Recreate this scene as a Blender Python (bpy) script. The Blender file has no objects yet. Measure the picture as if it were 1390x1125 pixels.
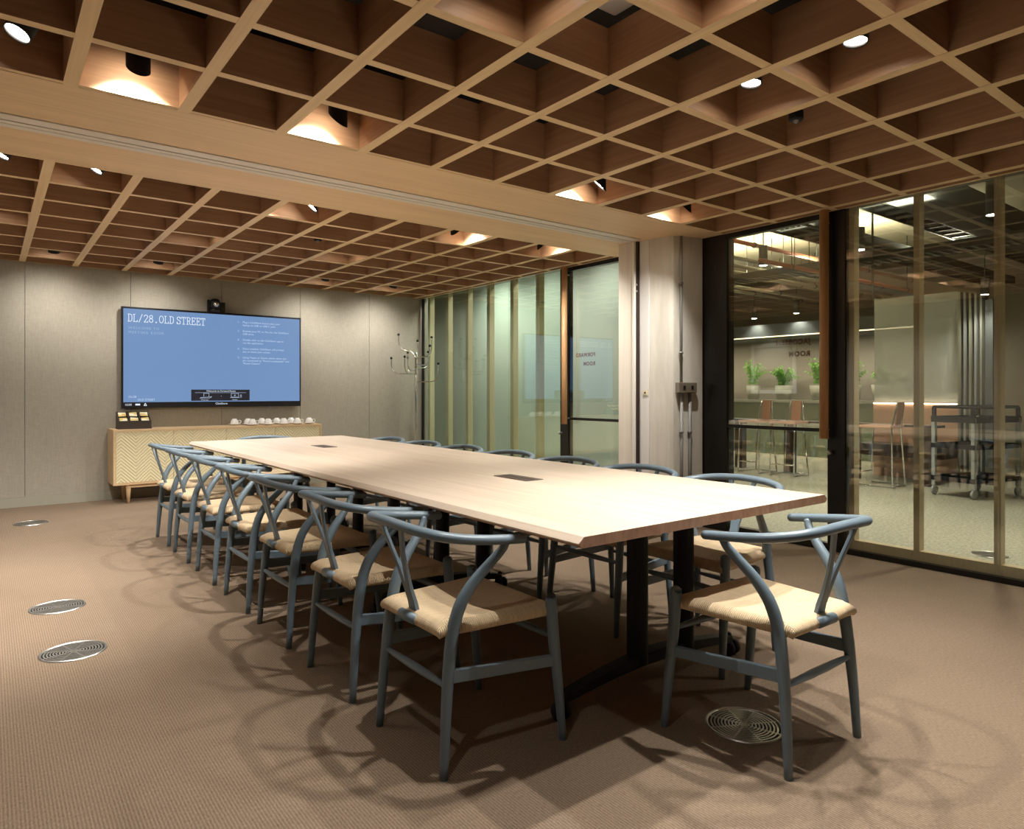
import bpy, bmesh, math, random
from mathutils import Vector, Matrix
random.seed(7)
C = bpy.context.scene.collection
PI = math.pi

# ------------------------------------------------------------------ helpers
def link(o):
    C.objects.link(o); return o

def obj(name, bm, m, parent=None, smooth=False, loc=None):
    me = bpy.data.meshes.new(name)
    bmesh.ops.recalc_face_normals(bm, faces=bm.faces)
    bm.to_mesh(me); bm.free()
    if m is not None:
        for mm in (m if isinstance(m, (list, tuple)) else [m]):
            me.materials.append(mm)
    if smooth:
        for p in me.polygons: p.use_smooth = True
    o = link(bpy.data.objects.new(name, me))
    if parent is not None: o.parent = parent
    if loc is not None: o.location = loc
    return o

def tag(o, label, cat, group=None):
    o['label'] = label; o['category'] = cat
    if group: o['group'] = group
    return o

def thing(name, label, cat, loc=(0, 0, 0), rotz=0.0, group=None):
    o = link(bpy.data.objects.new(name, None))
    o.empty_display_size = 0.1
    o.location = loc; o.rotation_euler = (0, 0, rotz)
    return tag(o, label, cat, group)

def struct(name, bm=None, m=None, smooth=False):
    if bm is None:
        o = link(bpy.data.objects.new(name, None))
    else:
        o = obj(name, bm, m, None, smooth)
    o['kind'] = 'structure'
    return o

def copy_tree(o, parent=None):
    c = o.copy(); C.objects.link(c)
    if parent is not None: c.parent = parent
    for ch in o.children: copy_tree(ch, c)
    return c

def B(): return bmesh.new()

def bx(bm, x0, x1, y0, y1, z0, z1, mi=0):
    vs = [bm.verts.new((x, y, z)) for z in (z0, z1) for y in (y0, y1) for x in (x0, x1)]
    for f in ((0, 1, 3, 2), (4, 6, 7, 5), (0, 4, 5, 1), (2, 3, 7, 6), (0, 2, 6, 4), (1, 5, 7, 3)):
        bm.faces.new([vs[i] for i in f]).material_index = mi
    return vs

def box(x0, x1, y0, y1, z0, z1):
    bm = B(); bx(bm, x0, x1, y0, y1, z0, z1); return bm

def bev(bm, w, seg=2):
    bmesh.ops.bevel(bm, geom=list(bm.edges), offset=w, segments=seg, profile=0.5, affect='EDGES')
    return bm

def prism(bm, pts, z0, z1):
    a = [bm.verts.new((x, y, z0)) for x, y in pts]; b = [bm.verts.new((x, y, z1)) for x, y in pts]
    n = len(pts)
    bm.faces.new(a[::-1]); bm.faces.new(b)
    for i in range(n): bm.faces.new((a[i], a[(i+1) % n], b[(i+1) % n], b[i]))
    return bm

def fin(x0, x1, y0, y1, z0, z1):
    """a veneered board; its lower lipping (material slot 1) is paled in place of bounce light"""
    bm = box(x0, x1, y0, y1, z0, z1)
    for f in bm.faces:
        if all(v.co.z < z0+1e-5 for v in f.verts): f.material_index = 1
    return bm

def extr(bm, pts3, vec):
    a = [bm.verts.new(p) for p in pts3]; b = [bm.verts.new(Vector(p)+Vector(vec)) for p in pts3]
    n = len(a)
    bm.faces.new(a[::-1]); bm.faces.new(b)
    for i in range(n): bm.faces.new((a[i], a[(i+1) % n], b[(i+1) % n], b[i]))
    return bm

def catmull(pts, n=6):
    P = [Vector(p) for p in pts]
    P = [2*P[0]-P[1]] + P + [2*P[-1]-P[-2]]
    out = []
    for i in range(1, len(P)-2):
        for k in range(n):
            t = k/n
            out.append(0.5*((2*P[i]) + (-P[i-1]+P[i+1])*t + (2*P[i-1]-5*P[i]+4*P[i+1]-P[i+2])*t*t + (-P[i-1]+3*P[i]-3*P[i+1]+P[i+2])*t**3))
    out.append(P[-2]); return out

def interp(vals, m):
    n = len(vals)-1; out = []
    for k in range(m):
        t = k/(m-1)*n; i = min(int(t), n-1); f = t-i
        out.append(vals[i]*(1-f)+vals[i+1]*f)
    return out

def tube(bm, pts, r, seg=10, up=None, flat=1.0, dome=True, closed=False):
    """swept tube; r radius or list; flat scales the section along the up-ish axis"""
    P = [Vector(p) for p in pts]; n = len(P)
    R = r if isinstance(r, (list, tuple)) else [r]*n
    Fl = flat if isinstance(flat, (list, tuple)) else [flat]*n
    T = []
    for i in range(n):
        a = P[i-1] if (i > 0 or closed) else P[i]; b = P[(i+1) % n] if (i < n-1 or closed) else P[i]
        T.append((b-a).normalized())
    u = Vector(up) if up is not None else (Vector((0, 0, 1)) if abs(T[0].z) < 0.9 else Vector((1, 0, 0)))
    rings = []
    for i in range(n):
        uu = (u - T[i]*u.dot(T[i])).normalized()
        if up is None: u = uu
        vv = T[i].cross(uu)
        rings.append([bm.verts.new(P[i] + (uu*math.sin(2*PI*k/seg)*Fl[i] + vv*math.cos(2*PI*k/seg))*R[i]) for k in range(seg)])
    for i in range(n if closed else n-1):
        A, D = rings[i], rings[(i+1) % n]
        for k in range(seg): bm.faces.new((A[k], A[(k+1) % seg], D[(k+1) % seg], D[k]))
    if not closed:
        for ring, i, sg in ((rings[0], 0, -1), (rings[-1], n-1, 1)):
            if dome:
                prev = ring
                c = P[i]
                for (s, e) in ((0.8, 0.5), (0.45, 0.85)):
                    nr = [bm.verts.new(c + (v.co-c)*s + T[i]*sg*R[i]*e*0.7) for v in ring]
                    for k in range(seg): bm.faces.new((prev[k], prev[(k+1) % seg], nr[(k+1) % seg], nr[k]))
                    prev = nr
                bm.faces.new(prev)
            else:
                bm.faces.new(ring)
    return bm

def lathe(bm, prof, seg=24, c=(0, 0, 0), mi=0):
    """prof: list of (r,z); closes ends at r=0 with fans"""
    rings = []
    for r, z in prof:
        if r < 1e-6: rings.append([bm.verts.new((c[0], c[1], c[2]+z))])
        else: rings.append([bm.verts.new((c[0]+r*math.cos(2*PI*k/seg), c[1]+r*math.sin(2*PI*k/seg), c[2]+z)) for k in range(seg)])
    for a, b in zip(rings, rings[1:]):
        if len(a) == 1 and len(b) == 1: continue
        for k in range(seg):
            if len(a) == 1: f = bm.faces.new((a[0], b[(k+1) % seg], b[k]))
            elif len(b) == 1: f = bm.faces.new((a[k], a[(k+1) % seg], b[0]))
            else: f = bm.faces.new((a[k], a[(k+1) % seg], b[(k+1) % seg], b[k]))
            f.material_index = mi
    return bm

def ball(bm, c, r, seg=12):
    lathe(bm, [(0, -r)]+[(r*math.cos(a), r*math.sin(a)) for a in [(-0.5+k/6)*PI for k in range(1, 6)]]+[(0, r)], seg, c)

def font_mesh(lines, size, name, mat, parent=None, matrix=None, align='LEFT', depth=0.0, spacing=1.0, bold=0.0):
    """lines: list of (text,x,y,size) in a flat local frame; one mesh"""
    bm = B()
    for (txt, x, y, s) in lines:
        cu = bpy.data.curves.new('tmp_text', 'FONT')
        cu.body = txt; cu.size = s; cu.align_x = align; cu.extrude = depth; cu.space_character = spacing; cu.resolution_u = 3; cu.offset = bold
        to = bpy.data.objects.new('tmp_text', cu); C.objects.link(to)
        bpy.context.view_layer.update()
        dg = bpy.context.evaluated_depsgraph_get()
        me = bpy.data.meshes.new_from_object(to.evaluated_get(dg))
        me.transform(Matrix.Translation((x, y, 0)))
        bm.from_mesh(me)
        bpy.data.objects.remove(to); bpy.data.curves.remove(cu); bpy.data.meshes.remove(me)
    if matrix is not None: bmesh.ops.transform(bm, matrix=matrix, verts=bm.verts)
    me = bpy.data.meshes.new(name); bm.to_mesh(me); bm.free()
    me.materials.append(mat)
    o = link(bpy.data.objects.new(name, me))
    if parent is not None: o.parent = parent
    return o

# ------------------------------------------------------------------ materials
def mat(name, col, rough=0.5, metal=0.0, emit=None, estr=1.0, spec=None):
    m = bpy.data.materials.new(name); m.use_nodes = True
    p = m.node_tree.nodes['Principled BSDF']
    p.inputs['Base Color'].default_value = (*col, 1); p.inputs['Roughness'].default_value = rough
    p.inputs['Metallic'].default_value = metal
    if spec is not None: p.inputs['Specular IOR Level'].default_value = spec
    if emit is not None:
        p.inputs['Emission Color'].default_value = (*emit, 1); p.inputs['Emission Strength'].default_value = estr
    return m

def nodes(m): return m.node_tree.nodes, m.node_tree.links, m.node_tree.nodes['Principled BSDF']

def coords(N, L, scale, kind='Object'):
    tc = N.new('ShaderNodeTexCoord'); mp = N.new('ShaderNodeMapping')
    mp.inputs['Scale'].default_value = scale
    L.new(tc.outputs[kind], mp.inputs['Vector']); return mp.outputs['Vector']

def ramp(N, L, src, stops):
    r = N.new('ShaderNodeValToRGB'); L.new(src, r.inputs['Fac'])
    e = r.color_ramp.elements
    while len(e) < len(stops): e.new(0.5)
    for q, (pos, col) in zip(e, stops): q.position = pos; q.color = (*col, 1)
    return r.outputs['Color']

def bump(N, L, p, src, strength=0.3, dist=0.002):
    b = N.new('ShaderNodeBump'); b.inputs['Strength'].default_value = strength; b.inputs['Distance'].default_value = dist
    L.new(src, b.inputs['Height']); L.new(b.outputs['Normal'], p.inputs['Normal'])

def noise(N, L, vec, scale=1.0, detail=5, rough=0.55):
    n = N.new('ShaderNodeTexNoise'); n.inputs['Scale'].default_value = scale; n.inputs['Detail'].default_value = detail
    n.inputs['Roughness'].default_value = rough
    L.new(vec, n.inputs['Vector']); return n.outputs['Fac']

def wood(name, lo, hi, axis, rough=0.45, fine=70.0, along=2.0, bmp=0.05):
    m = mat(name, hi, rough); N, L, p = nodes(m)
    s = [fine]*3; s['xyz'.index(axis)] = along
    n1 = noise(N, L, coords(N, L, s), 1.0, 6, 0.6)
    s2 = [7.0]*3; s2['xyz'.index(axis)] = 0.7
    n2 = noise(N, L, coords(N, L, s2), 1.0, 3)
    mx = N.new('ShaderNodeMath'); mx.operation = 'MULTIPLY_ADD'; mx.inputs[1].default_value = 0.6
    h = N.new('ShaderNodeMath'); h.operation = 'MULTIPLY'; h.inputs[1].default_value = 0.4
    L.new(n2, h.inputs[0]); L.new(n1, mx.inputs[0]); L.new(h.outputs[0], mx.inputs[2])
    L.new(ramp(N, L, mx.outputs[0], [(0.33, lo), (0.66, hi)]), p.inputs['Base Color'])
    bump(N, L, p, n1, bmp, 0.001)
    return m

FIN_LO, FIN_HI = (0.38, 0.205, 0.110), (0.54, 0.325, 0.185)
M = {}
M['wood_x'] = wood('lattice_timber_x', FIN_LO, FIN_HI, 'x', 0.5, 60, 1.6)
M['wood_y'] = wood('lattice_timber_y', FIN_LO, FIN_HI, 'y', 0.5, 60, 1.6)
LIP_BOUNCE_LO, LIP_BOUNCE_HI = (0.76, 0.55, 0.30), (0.90, 0.70, 0.41)  # lipping colour lifted to stand in for light bounced off floor and table
M['lip_bounce_x'] = wood('lattice_lipping_bounce_x', LIP_BOUNCE_LO, LIP_BOUNCE_HI, 'x', 0.5, 60, 1.6)
M['lip_bounce_y'] = wood('lattice_lipping_bounce_y', LIP_BOUNCE_LO, LIP_BOUNCE_HI, 'y', 0.5, 60, 1.6)
M['beam_x'] = wood('bulkhead_timber', (0.76, 0.54, 0.315), (0.90, 0.675, 0.41), 'x', 0.5, 60, 1.2)
M['table'] = wood('table_timber', (0.50, 0.40, 0.305), (0.64, 0.54, 0.44), 'y', 0.42, 34, 1.0, 0.02)
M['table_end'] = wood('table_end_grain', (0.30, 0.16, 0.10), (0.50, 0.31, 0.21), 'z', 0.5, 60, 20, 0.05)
M['side_wood'] = wood('sideboard_oak', (0.60, 0.41, 0.22), (0.74, 0.54, 0.31), 'x', 0.45, 50, 2.0)
M['mullion'] = wood('mullion_timber', (0.55, 0.44, 0.27), (0.67, 0.56, 0.37), 'z', 0.5, 60, 1.5)
M['handle_wood'] = wood('handle_timber', (0.50, 0.27, 0.12), (0.62, 0.36, 0.17), 'z', 0.4, 70, 1.5)
M['ash'] = wood('jamb_ash', (0.66, 0.60, 0.50), (0.78, 0.72, 0.62), 'z', 0.5, 50, 1.5)
M['paint'] = mat('chair_blue_paint', (0.145, 0.198, 0.240), 0.36)
M['black'] = mat('black_metal', (0.010, 0.010, 0.011), 0.55, spec=0.3)
M['black_frame'] = mat('black_frame', (0.008, 0.007, 0.006), 0.35)
M['gap_brown'] = mat('brown_reveal', (0.035, 0.020, 0.015), 0.8)
M['matte'] = mat('matte_black_plastic', (0.012, 0.013, 0.016), 0.85, spec=0.08)
M['rubber'] = mat('black_rubber', (0.015, 0.015, 0.015), 0.7)
M['chrome'] = mat('chrome', (0.75, 0.75, 0.76), 0.12, 1.0)
M['steel'] = mat('brushed_steel', (0.62, 0.61, 0.58), 0.33, 1.0)
M['alu'] = mat('aluminium_track', (0.84, 0.80, 0.72), 0.5, 0.0)
M['white'] = mat('white_panel', (0.78, 0.77, 0.74), 0.5)
M['china'] = mat('white_china', (0.82, 0.80, 0.76), 0.18)
M['galv'] = mat('galvanised_conduit', (0.30, 0.30, 0.29), 0.5, 0.1)
M['dark'] = mat('plenum_black', (0.018, 0.016, 0.014), 0.9)
M['void'] = mat('dark_slot', (0.006, 0.006, 0.006), 0.9)
M['brown_slot'] = mat('brown_cable_flap', (0.075, 0.055, 0.045), 0.5)
M['skirt'] = mat('grey_green_skirting', (0.36, 0.35, 0.28), 0.55)
M['lens'] = mat('lamp_lens', (1, 1, 1), 0.3, emit=(1.0, 0.90, 0.74), estr=60)
M['led'] = mat('led_strip', (1, 1, 1), 0.3, emit=(1.0, 0.72, 0.45), estr=9)
M['led_dim'] = mat('soffit_led_strip', (1, 1, 1), 0.3, emit=(1.0, 0.74, 0.46), estr=2.2)
M['sage'] = mat('sage_green_wall', (0.44, 0.50, 0.44), 0.8)
M['sagepanel'] = mat('sage_panel', (0.22, 0.25, 0.17), 0.75)
M['soffit'] = mat('grey_soffit', (0.10, 0.11, 0.11), 0.7)
M['slab'] = mat('concrete_slab', (0.42, 0.39, 0.27), 0.85)
M['olive'] = mat('olive_wall', (0.36, 0.34, 0.19), 0.8)
M['taupe'] = mat('taupe_wall', (0.33, 0.29, 0.24), 0.8)
M['lightwall'] = mat('pale_wall', (0.15, 0.125, 0.10), 0.8)
M['duct'] = mat('dark_duct', (0.030, 0.034, 0.032), 0.6)
M['tray'] = mat('dark_cable_tray', (0.05, 0.055, 0.05), 0.5, 0.5)
M['pipe'] = mat('grey_pipe', (0.30, 0.29, 0.24), 0.5)
M['redpipe'] = mat('copper_red_pipe', (0.33, 0.10, 0.05), 0.5)
M['pendant'] = mat('charcoal_pendant', (0.045, 0.05, 0.05), 0.5)
M['pot'] = mat('grey_pot', (0.25, 0.25, 0.20), 0.7)
M['leaf'] = mat('green_leaf', (0.16, 0.36, 0.05), 0.5)
M['leaf2'] = mat('pale_green_leaf', (0.30, 0.42, 0.18), 0.5)
M['leather'] = mat('tan_leather', (0.42, 0.21, 0.12), 0.5)
M['peach'] = mat('copper_back_panel', (0.60, 0.38, 0.28), 0.6)
M['darkwood'] = mat('dark_bar_wood', (0.07, 0.04, 0.03), 0.4)
M['grey_post'] = mat('grey_post', (0.30, 0.31, 0.31), 0.5, 0.0)
M['text_copper'] = mat('copper_lettering', (0.20, 0.075, 0.035), 0.6)
M['tealid'] = mat('gold_foil', (0.72, 0.53, 0.18), 0.35, 0.7)
M['packet'] = mat('cream_packet', (0.80, 0.72, 0.48), 0.5)
M['boxdark'] = mat('dark_wood_box', (0.035, 0.022, 0.014), 0.5)
M['art_white'] = mat('white_frame', (0.80, 0.80, 0.77), 0.5)
M['art_mid'] = mat('picture_print_grey', (0.30, 0.28, 0.24), 0.6)
M['art_dark'] = mat('picture_print_dark', (0.03, 0.035, 0.03), 0.6)
M['bracket'] = mat('zinc_bracket', (0.55, 0.50, 0.42), 0.4, 0.6)
M['soil'] = mat('dark_soil', (0.03, 0.022, 0.015), 0.9)

def screen_mat():
    return mat('blue_display', (0.01, 0.01, 0.01), 0.25, emit=(0.150, 0.262, 0.475), estr=1.0)
M['screen'] = screen_mat()
M['scr_text'] = mat('display_text', (0.01, 0.01, 0.01), 0.3, emit=(0.72, 0.80, 0.90), estr=1.0)
M['scr_faint'] = mat('display_faint_text', (0.01, 0.01, 0.01), 0.3, emit=(0.32, 0.46, 0.66), estr=1.0)
M['scr_list'] = mat('display_list_text', (0.01, 0.01, 0.01), 0.3, emit=(0.50, 0.62, 0.82), estr=1.0)
M['scr_dark'] = mat('display_dark_box', (0.01, 0.01, 0.01), 0.3, emit=(0.010, 0.011, 0.018), estr=1.0)
M['bezel'] = mat('display_bezel', (0.010, 0.010, 0.012), 0.3)

def glass(name, tint, ior=1.92, milk=None):
    m = bpy.data.materials.new(name); m.use_nodes = True
    N, L = m.node_tree.nodes, m.node_tree.links
    N.clear()
    out = N.new('ShaderNodeOutputMaterial'); mix = N.new('ShaderNodeMixShader')
    tr = N.new('ShaderNodeBsdfTransparent'); tr.inputs['Color'].default_value = (*tint, 1)
    gl = N.new('ShaderNodeBsdfGlossy'); gl.inputs['Roughness'].default_value = 0.0
    gl.inputs['Color'].default_value = (0.95, 1.0, 0.97, 1)
    fr = N.new('ShaderNodeFresnel'); ge = N.new('ShaderNodeNewGeometry')
    mr = N.new('ShaderNodeMapRange')
    mr.inputs['To Min'].default_value = ior; mr.inputs['To Max'].default_value = 1/ior
    L.new(ge.outputs['Backfacing'], mr.inputs['Value']); L.new(mr.outputs['Result'], fr.inputs['IOR'])
    L.new(fr.outputs['Fac'], mix.inputs['Fac'])
    base = tr.outputs[0]
    if milk:
        df = N.new('ShaderNodeBsdfDiffuse'); df.inputs['Color'].default_value = (*milk[0], 1)
        m2 = N.new('ShaderNodeMixShader'); m2.inputs['Fac'].default_value = milk[1]
        L.new(tr.outputs[0], m2.inputs[1]); L.new(df.outputs[0], m2.inputs[2]); base = m2.outputs[0]
    L.new(base, mix.inputs[1]); L.new(gl.outputs[0], mix.inputs[2])
    L.new(mix.outputs[0], out.inputs['Surface'])
    return m
M['glass'] = glass('clear_glass', (0.95, 0.975, 0.955))
M['glass_green'] = glass('green_glass', (0.87, 0.94, 0.89))
M['milk'] = glass('milky_screen_glass', (0.96, 0.97, 0.97), 1.45, ((0.66, 0.70, 0.70), 0.50))

def carpet():
    m = mat('ribbed_brown_carpet', (0.25, 0.16, 0.1), 0.95, spec=0.1); N, L, p = nodes(m)
    v = coords(N, L, (1, 1, 1))
    w = N.new('ShaderNodeTexWave'); w.wave_type = 'BANDS'; w.bands_direction = 'X'
    w.inputs['Scale'].default_value = 1/0.009*0.314; w.inputs['Distortion'].default_value = 0.6
    w.inputs['Detail'].default_value = 2; w.inputs['Detail Scale'].default_value = 30
    L.new(v, w.inputs['Vector'])
    n = noise(N, L, coords(N, L, (230, 80, 1)), 1.0, 4, 0.75)
    n2 = noise(N, L, coords(N, L, (1.2, 1.2, 1)), 1.0, 3)
    a = N.new('ShaderNodeMath'); a.operation = 'MULTIPLY_ADD'; a.inputs[1].default_value = 0.76
    b = N.new('ShaderNodeMath'); b.operation = 'MULTIPLY_ADD'; b.inputs[1].default_value = 0.20
    k = N.new('ShaderNodeMath'); k.operation = 'MULTIPLY'; k.inputs[1].default_value = 0.12
    L.new(n2, k.inputs[0]); L.new(w.outputs['Fac'], b.inputs[0]); L.new(k.outputs[0], b.inputs[2])
    L.new(n, a.inputs[0]); L.new(b.outputs[0], a.inputs[2])
    L.new(ramp(N, L, a.outputs[0], [(0.18, (0.092, 0.062, 0.041)), (0.50, (0.205, 0.150, 0.104)), (0.88, (0.37, 0.283, 0.205))]), p.inputs['Base Color'])
    bump(N, L, p, a.outputs[0], 0.5, 0.003)
    return m
M['carpet'] = carpet()

def terrazzo():
    m = mat('terrazzo_floor', (0.6, 0.57, 0.42), 0.45); N, L, p = nodes(m)
    n = noise(N, L, coords(N, L, (42, 42, 42)), 1.0, 4, 0.75)
    L.new(ramp(N, L, n, [(0.35, (0.22, 0.215, 0.16)), (0.5, (0.40, 0.385, 0.30)), (0.65, (0.58, 0.56, 0.46))]), p.inputs['Base Color'])
    return m
M['terrazzo'] = terrazzo()

def fabric():
    m = mat('taupe_fabric_panel', (0.3, 0.26, 0.2), 0.9, spec=0.15); N, L, p = nodes(m)
    a = noise(N, L, coords(N, L, (300, 300, 14)), 1.0, 3, 0.6)
    b = noise(N, L, coords(N, L, (14, 14, 300)), 1.0, 3, 0.6)
    s = N.new('ShaderNodeMath'); s.operation = 'ADD'; L.new(a, s.inputs[0]); L.new(b, s.inputs[1])
    h = N.new('ShaderNodeMath'); h.operation = 'MULTIPLY'; h.inputs[1].default_value = 0.5; L.new(s.outputs[0], h.inputs[0])
    L.new(ramp(N, L, h.outputs[0], [(0.30, (0.31, 0.284, 0.232)), (0.70, (0.455, 0.424, 0.355))]), p.inputs['Base Color'])
    bump(N, L, p, h.outputs[0], 0.3, 0.002)
    return m
M['fabric'] = fabric()

def concrete():
    m = mat('pale_concrete', (0.5, 0.47, 0.4), 0.75); N, L, p = nodes(m)
    n = noise(N, L, coords(N, L, (14, 14, 2.2)), 1.0, 6, 0.6)
    L.new(ramp(N, L, n, [(0.3, (0.60, 0.57, 0.49)), (0.7, (0.74, 0.71, 0.63))]), p.inputs['Base Color'])
    bump(N, L, p, n, 0.1, 0.002)
    return m
M['concrete'] = concrete()

def cord():
    """paper cord: the stripe coordinate is stored in the UV map, so the cords run square to each rail"""
    m = mat('paper_cord', (0.6, 0.42, 0.24), 0.7); N, L, p = nodes(m)
    uv = N.new('ShaderNodeUVMap'); w = N.new('ShaderNodeTexWave'); w.wave_type = 'BANDS'; w.bands_direction = 'X'
    w.inputs['Scale'].default_value = 1/0.0062*0.314; w.inputs['Distortion'].default_value = 0.3; w.inputs['Detail Scale'].default_value = 20
    L.new(uv.outputs[0], w.inputs['Vector'])
    n = noise(N, L, coords(N, L, (120, 6, 1), 'UV'), 1.0, 3, 0.6)
    a = N.new('ShaderNodeMath'); a.operation = 'MULTIPLY_ADD'; a.inputs[1].default_value = 0.45
    h = N.new('ShaderNodeMath'); h.operation = 'MULTIPLY'; h.inputs[1].default_value = 0.7; L.new(n, h.inputs[0])
    L.new(w.outputs['Fac'], a.inputs[0]); L.new(h.outputs[0], a.inputs[2])
    L.new(ramp(N, L, a.outputs[0], [(0.12, (0.42, 0.275, 0.135)), (0.58, (0.80, 0.625, 0.400))]), p.inputs['Base Color'])
    bump(N, L, p, w.outputs['Fac'], 0.8, 0.003)
    return m
M['cord'] = cord()

def herring():
    """woven zig-zag fronts"""
    m = mat('herringbone_weave', (0.55, 0.5, 0.3), 0.6); N, L, p = nodes(m)
    tc = N.new('ShaderNodeTexCoord'); sp = N.new('ShaderNodeSeparateXYZ'); L.new(tc.outputs['Object'], sp.inputs[0])
    pp = N.new('ShaderNodeMath'); pp.operation = 'PINGPONG'; pp.inputs[1].default_value = 0.134; L.new(sp.outputs['X'], pp.inputs[0])
    ad = N.new('ShaderNodeMath'); ad.operation = 'ADD'; L.new(pp.outputs[0], ad.inputs[0]); L.new(sp.outputs['Z'], ad.inputs[1])
    mu = N.new('ShaderNodeMath'); mu.operation = 'MULTIPLY'; mu.inputs[1].default_value = 2*PI/0.034; L.new(ad.outputs[0], mu.inputs[0])
    si = N.new('ShaderNodeMath'); si.operation = 'SINE'; L.new(mu.outputs[0], si.inputs[0])
    ma = N.new('ShaderNodeMath'); ma.operation = 'MULTIPLY_ADD'; ma.inputs[1].default_value = 0.5; ma.inputs[2].default_value = 0.5
    L.new(si.outputs[0], ma.inputs[0])
    L.new(ramp(N, L, ma.outputs[0], [(0.1, (0.64, 0.56, 0.34)), (0.7, (0.76, 0.68, 0.44))]), p.inputs['Base Color'])
    bump(N, L, p, ma.outputs[0], 0.6, 0.006)
    return m
M['herring'] = herring()

# ------------------------------------------------------------------ camera  (metres: X right, Y to the screen wall)
F, YAW, HY, CH = 932.1, 0.6532, 531.74, 1.13
cam = bpy.data.cameras.new('camera'); co = link(bpy.data.objects.new('camera', cam))
co.location = (0, 0, CH); co.rotation_euler = (PI/2, 0, -YAW)
cam.sensor_fit = 'HORIZONTAL'; cam.sensor_width = 36; cam.lens = F/1390*36
cam.shift_y = (HY-562.5)/1390
cam.clip_start = 0.05
bpy.context.scene.camera = co

# ------------------------------------------------------------------ room shell
ZL, ZT = 2.4106, 2.606          # lattice underside / top
XL, XG, YN, YW = -1.15, 4.77, -1.1, 8.30
GX0, GSX = 2.0313, 0.4383
FIN = 0.027                     # half a fin
gx = [GX0+GSX*i for i in range(-7, 7)]
gyn = [1.9986+0.4601*j for j in range(-6, 3)]
gyf = [4.5786+0.478*j for j in range(1, 8)]
BN, BF = 3.405, 4.5626          # bulkhead band between the two lattices
TA, TB = 3.915, 4.115           # track

struct('floor', box(XL-0.1, XG+0.02, YN-0.1, YW+0.1, -0.12, 0.0), M['carpet'])
ceil = struct('ceiling')
obj('plenum_soffit', box(XL-0.1, XG+0.1, YN-0.1, YW+0.1, 2.98, 3.06), M['dark'], ceil)
for y0, y1, ys in ((YN, BN, gyn), (BF, YW-0.004, gyf)):
    for x in gx:
        obj('lattice_fin', fin(x-FIN, x+FIN, y0, y1, ZL, ZT), [M['wood_y'], M['lip_bounce_y']], ceil)
    for y in ys:
        obj('lattice_fin', fin(XL, XG-0.004, y-0.022, y+0.022, ZL+0.0012, ZT-0.001), [M['wood_x'], M['lip_bounce_x']], ceil)
# edge boards closing the lattices
obj('edge_board', fin(XG-0.028, XG-0.001, YN, BN, ZL-0.001, ZT), [M['wood_y'], M['lip_bounce_y']], ceil)
obj('edge_board', fin(XG-0.028, XG-0.001, BF, YW-0.004, ZL-0.001, ZT), [M['wood_y'], M['lip_bounce_y']], ceil)
obj('edge_board', fin(XL, XG-0.03, BN-0.03, BN-0.004, ZL+0.0006, ZT), [M['wood_x'], M['lip_bounce_x']], ceil)
obj('edge_board', fin(XL, XG-0.03, BF+0.004, BF+0.03, ZL+0.0006, ZT), [M['wood_x'], M['lip_bounce_x']], ceil)
obj('edge_board', fin(XL, XG-0.03, YW-0.032, YW-0.005, ZL+0.0006, ZT), [M['wood_x'], M['lip_bounce_x']], ceil)
# hanger rails in the dark void above the coffers
for y in (2.65, 1.75, 0.85):
    bm = B(); bx(bm, XL, XG-0.05, y-0.02, y+0.02, 2.66, 2.70)
    obj('hanger_rail', bm, M['black'], ceil)
for x in (0.62, 1.80, 1.36, 2.65):
    bm = B(); bx(bm, x-0.035, x-0.028, 2.60, 2.70, 2.615, 2.69); bx(bm, x+0.028, x+0.035, 2.60, 2.70, 2.615, 2.69); bx(bm, x-0.035, x+0.035, 2.63, 2.64, 2.640, 2.648)
    obj('hanger_bracket', bm, M['bracket'], ceil)
# bulkhead
t1 = struct('trim_1')
obj('bulkhead_board', box(XL, XG, BN, TA, ZL, ZT+0.02), M['beam_x'], t1)
obj('bulkhead_board', box(XL, XG, TB, BF, ZL, ZT+0.02), M['beam_x'], t1)
bm = B()
bx(bm, XL, 4.36, TA+0.008, TA+0.085, ZL-0.004, ZL+0.05)
bx(bm, XL, 4.36, TA+0.100, TB-0.060, ZL-0.004, ZL+0.05)
bx(bm, XL, 4.36, TB-0.052, TB-0.004, ZL-0.004, ZL+0.05)
obj('folding_wall_track', bm, M['alu'], t1)
obj('track_slot', box(XL, 4.36, TA+0.001, TB-0.001, ZL+0.03, ZL+0.06), M['void'], t1)
obj('track_end_board', box(4.36, XG, TA, TB, ZL, ZT), M['beam_x'], t1)

# back wall in fabric panels
wb = struct('wall_back', box(XL-0.1, XG+0.12, YW, YW+0.12, 0, 3.0), M['taupe'])
seams = [XL, -0.62, 0.30, 1.22, 2.14, 3.06, 3.98, XG-0.02]
bm = B()
for a, b in zip(seams, seams[1:]): bx(bm, a+0.002, b-0.002, YW-0.022, YW+0.004, 0.095, ZT)
obj('fabric_panelling', bm, M['fabric'], wb)
struct('baseboard_back', box(XL, XG-0.03, YW-0.030, YW+0.002, 0.0, 0.094), M['skirt'])
struct('wall_left', box(XL-0.12, XL, YN-0.1, YW+0.1, 0, 3.0), M['lightwall'])
struct('wall_near', box(XL-0.1, XG+0.1, YN-0.12, YN, 0, 3.0), M['lightwall'])

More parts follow.
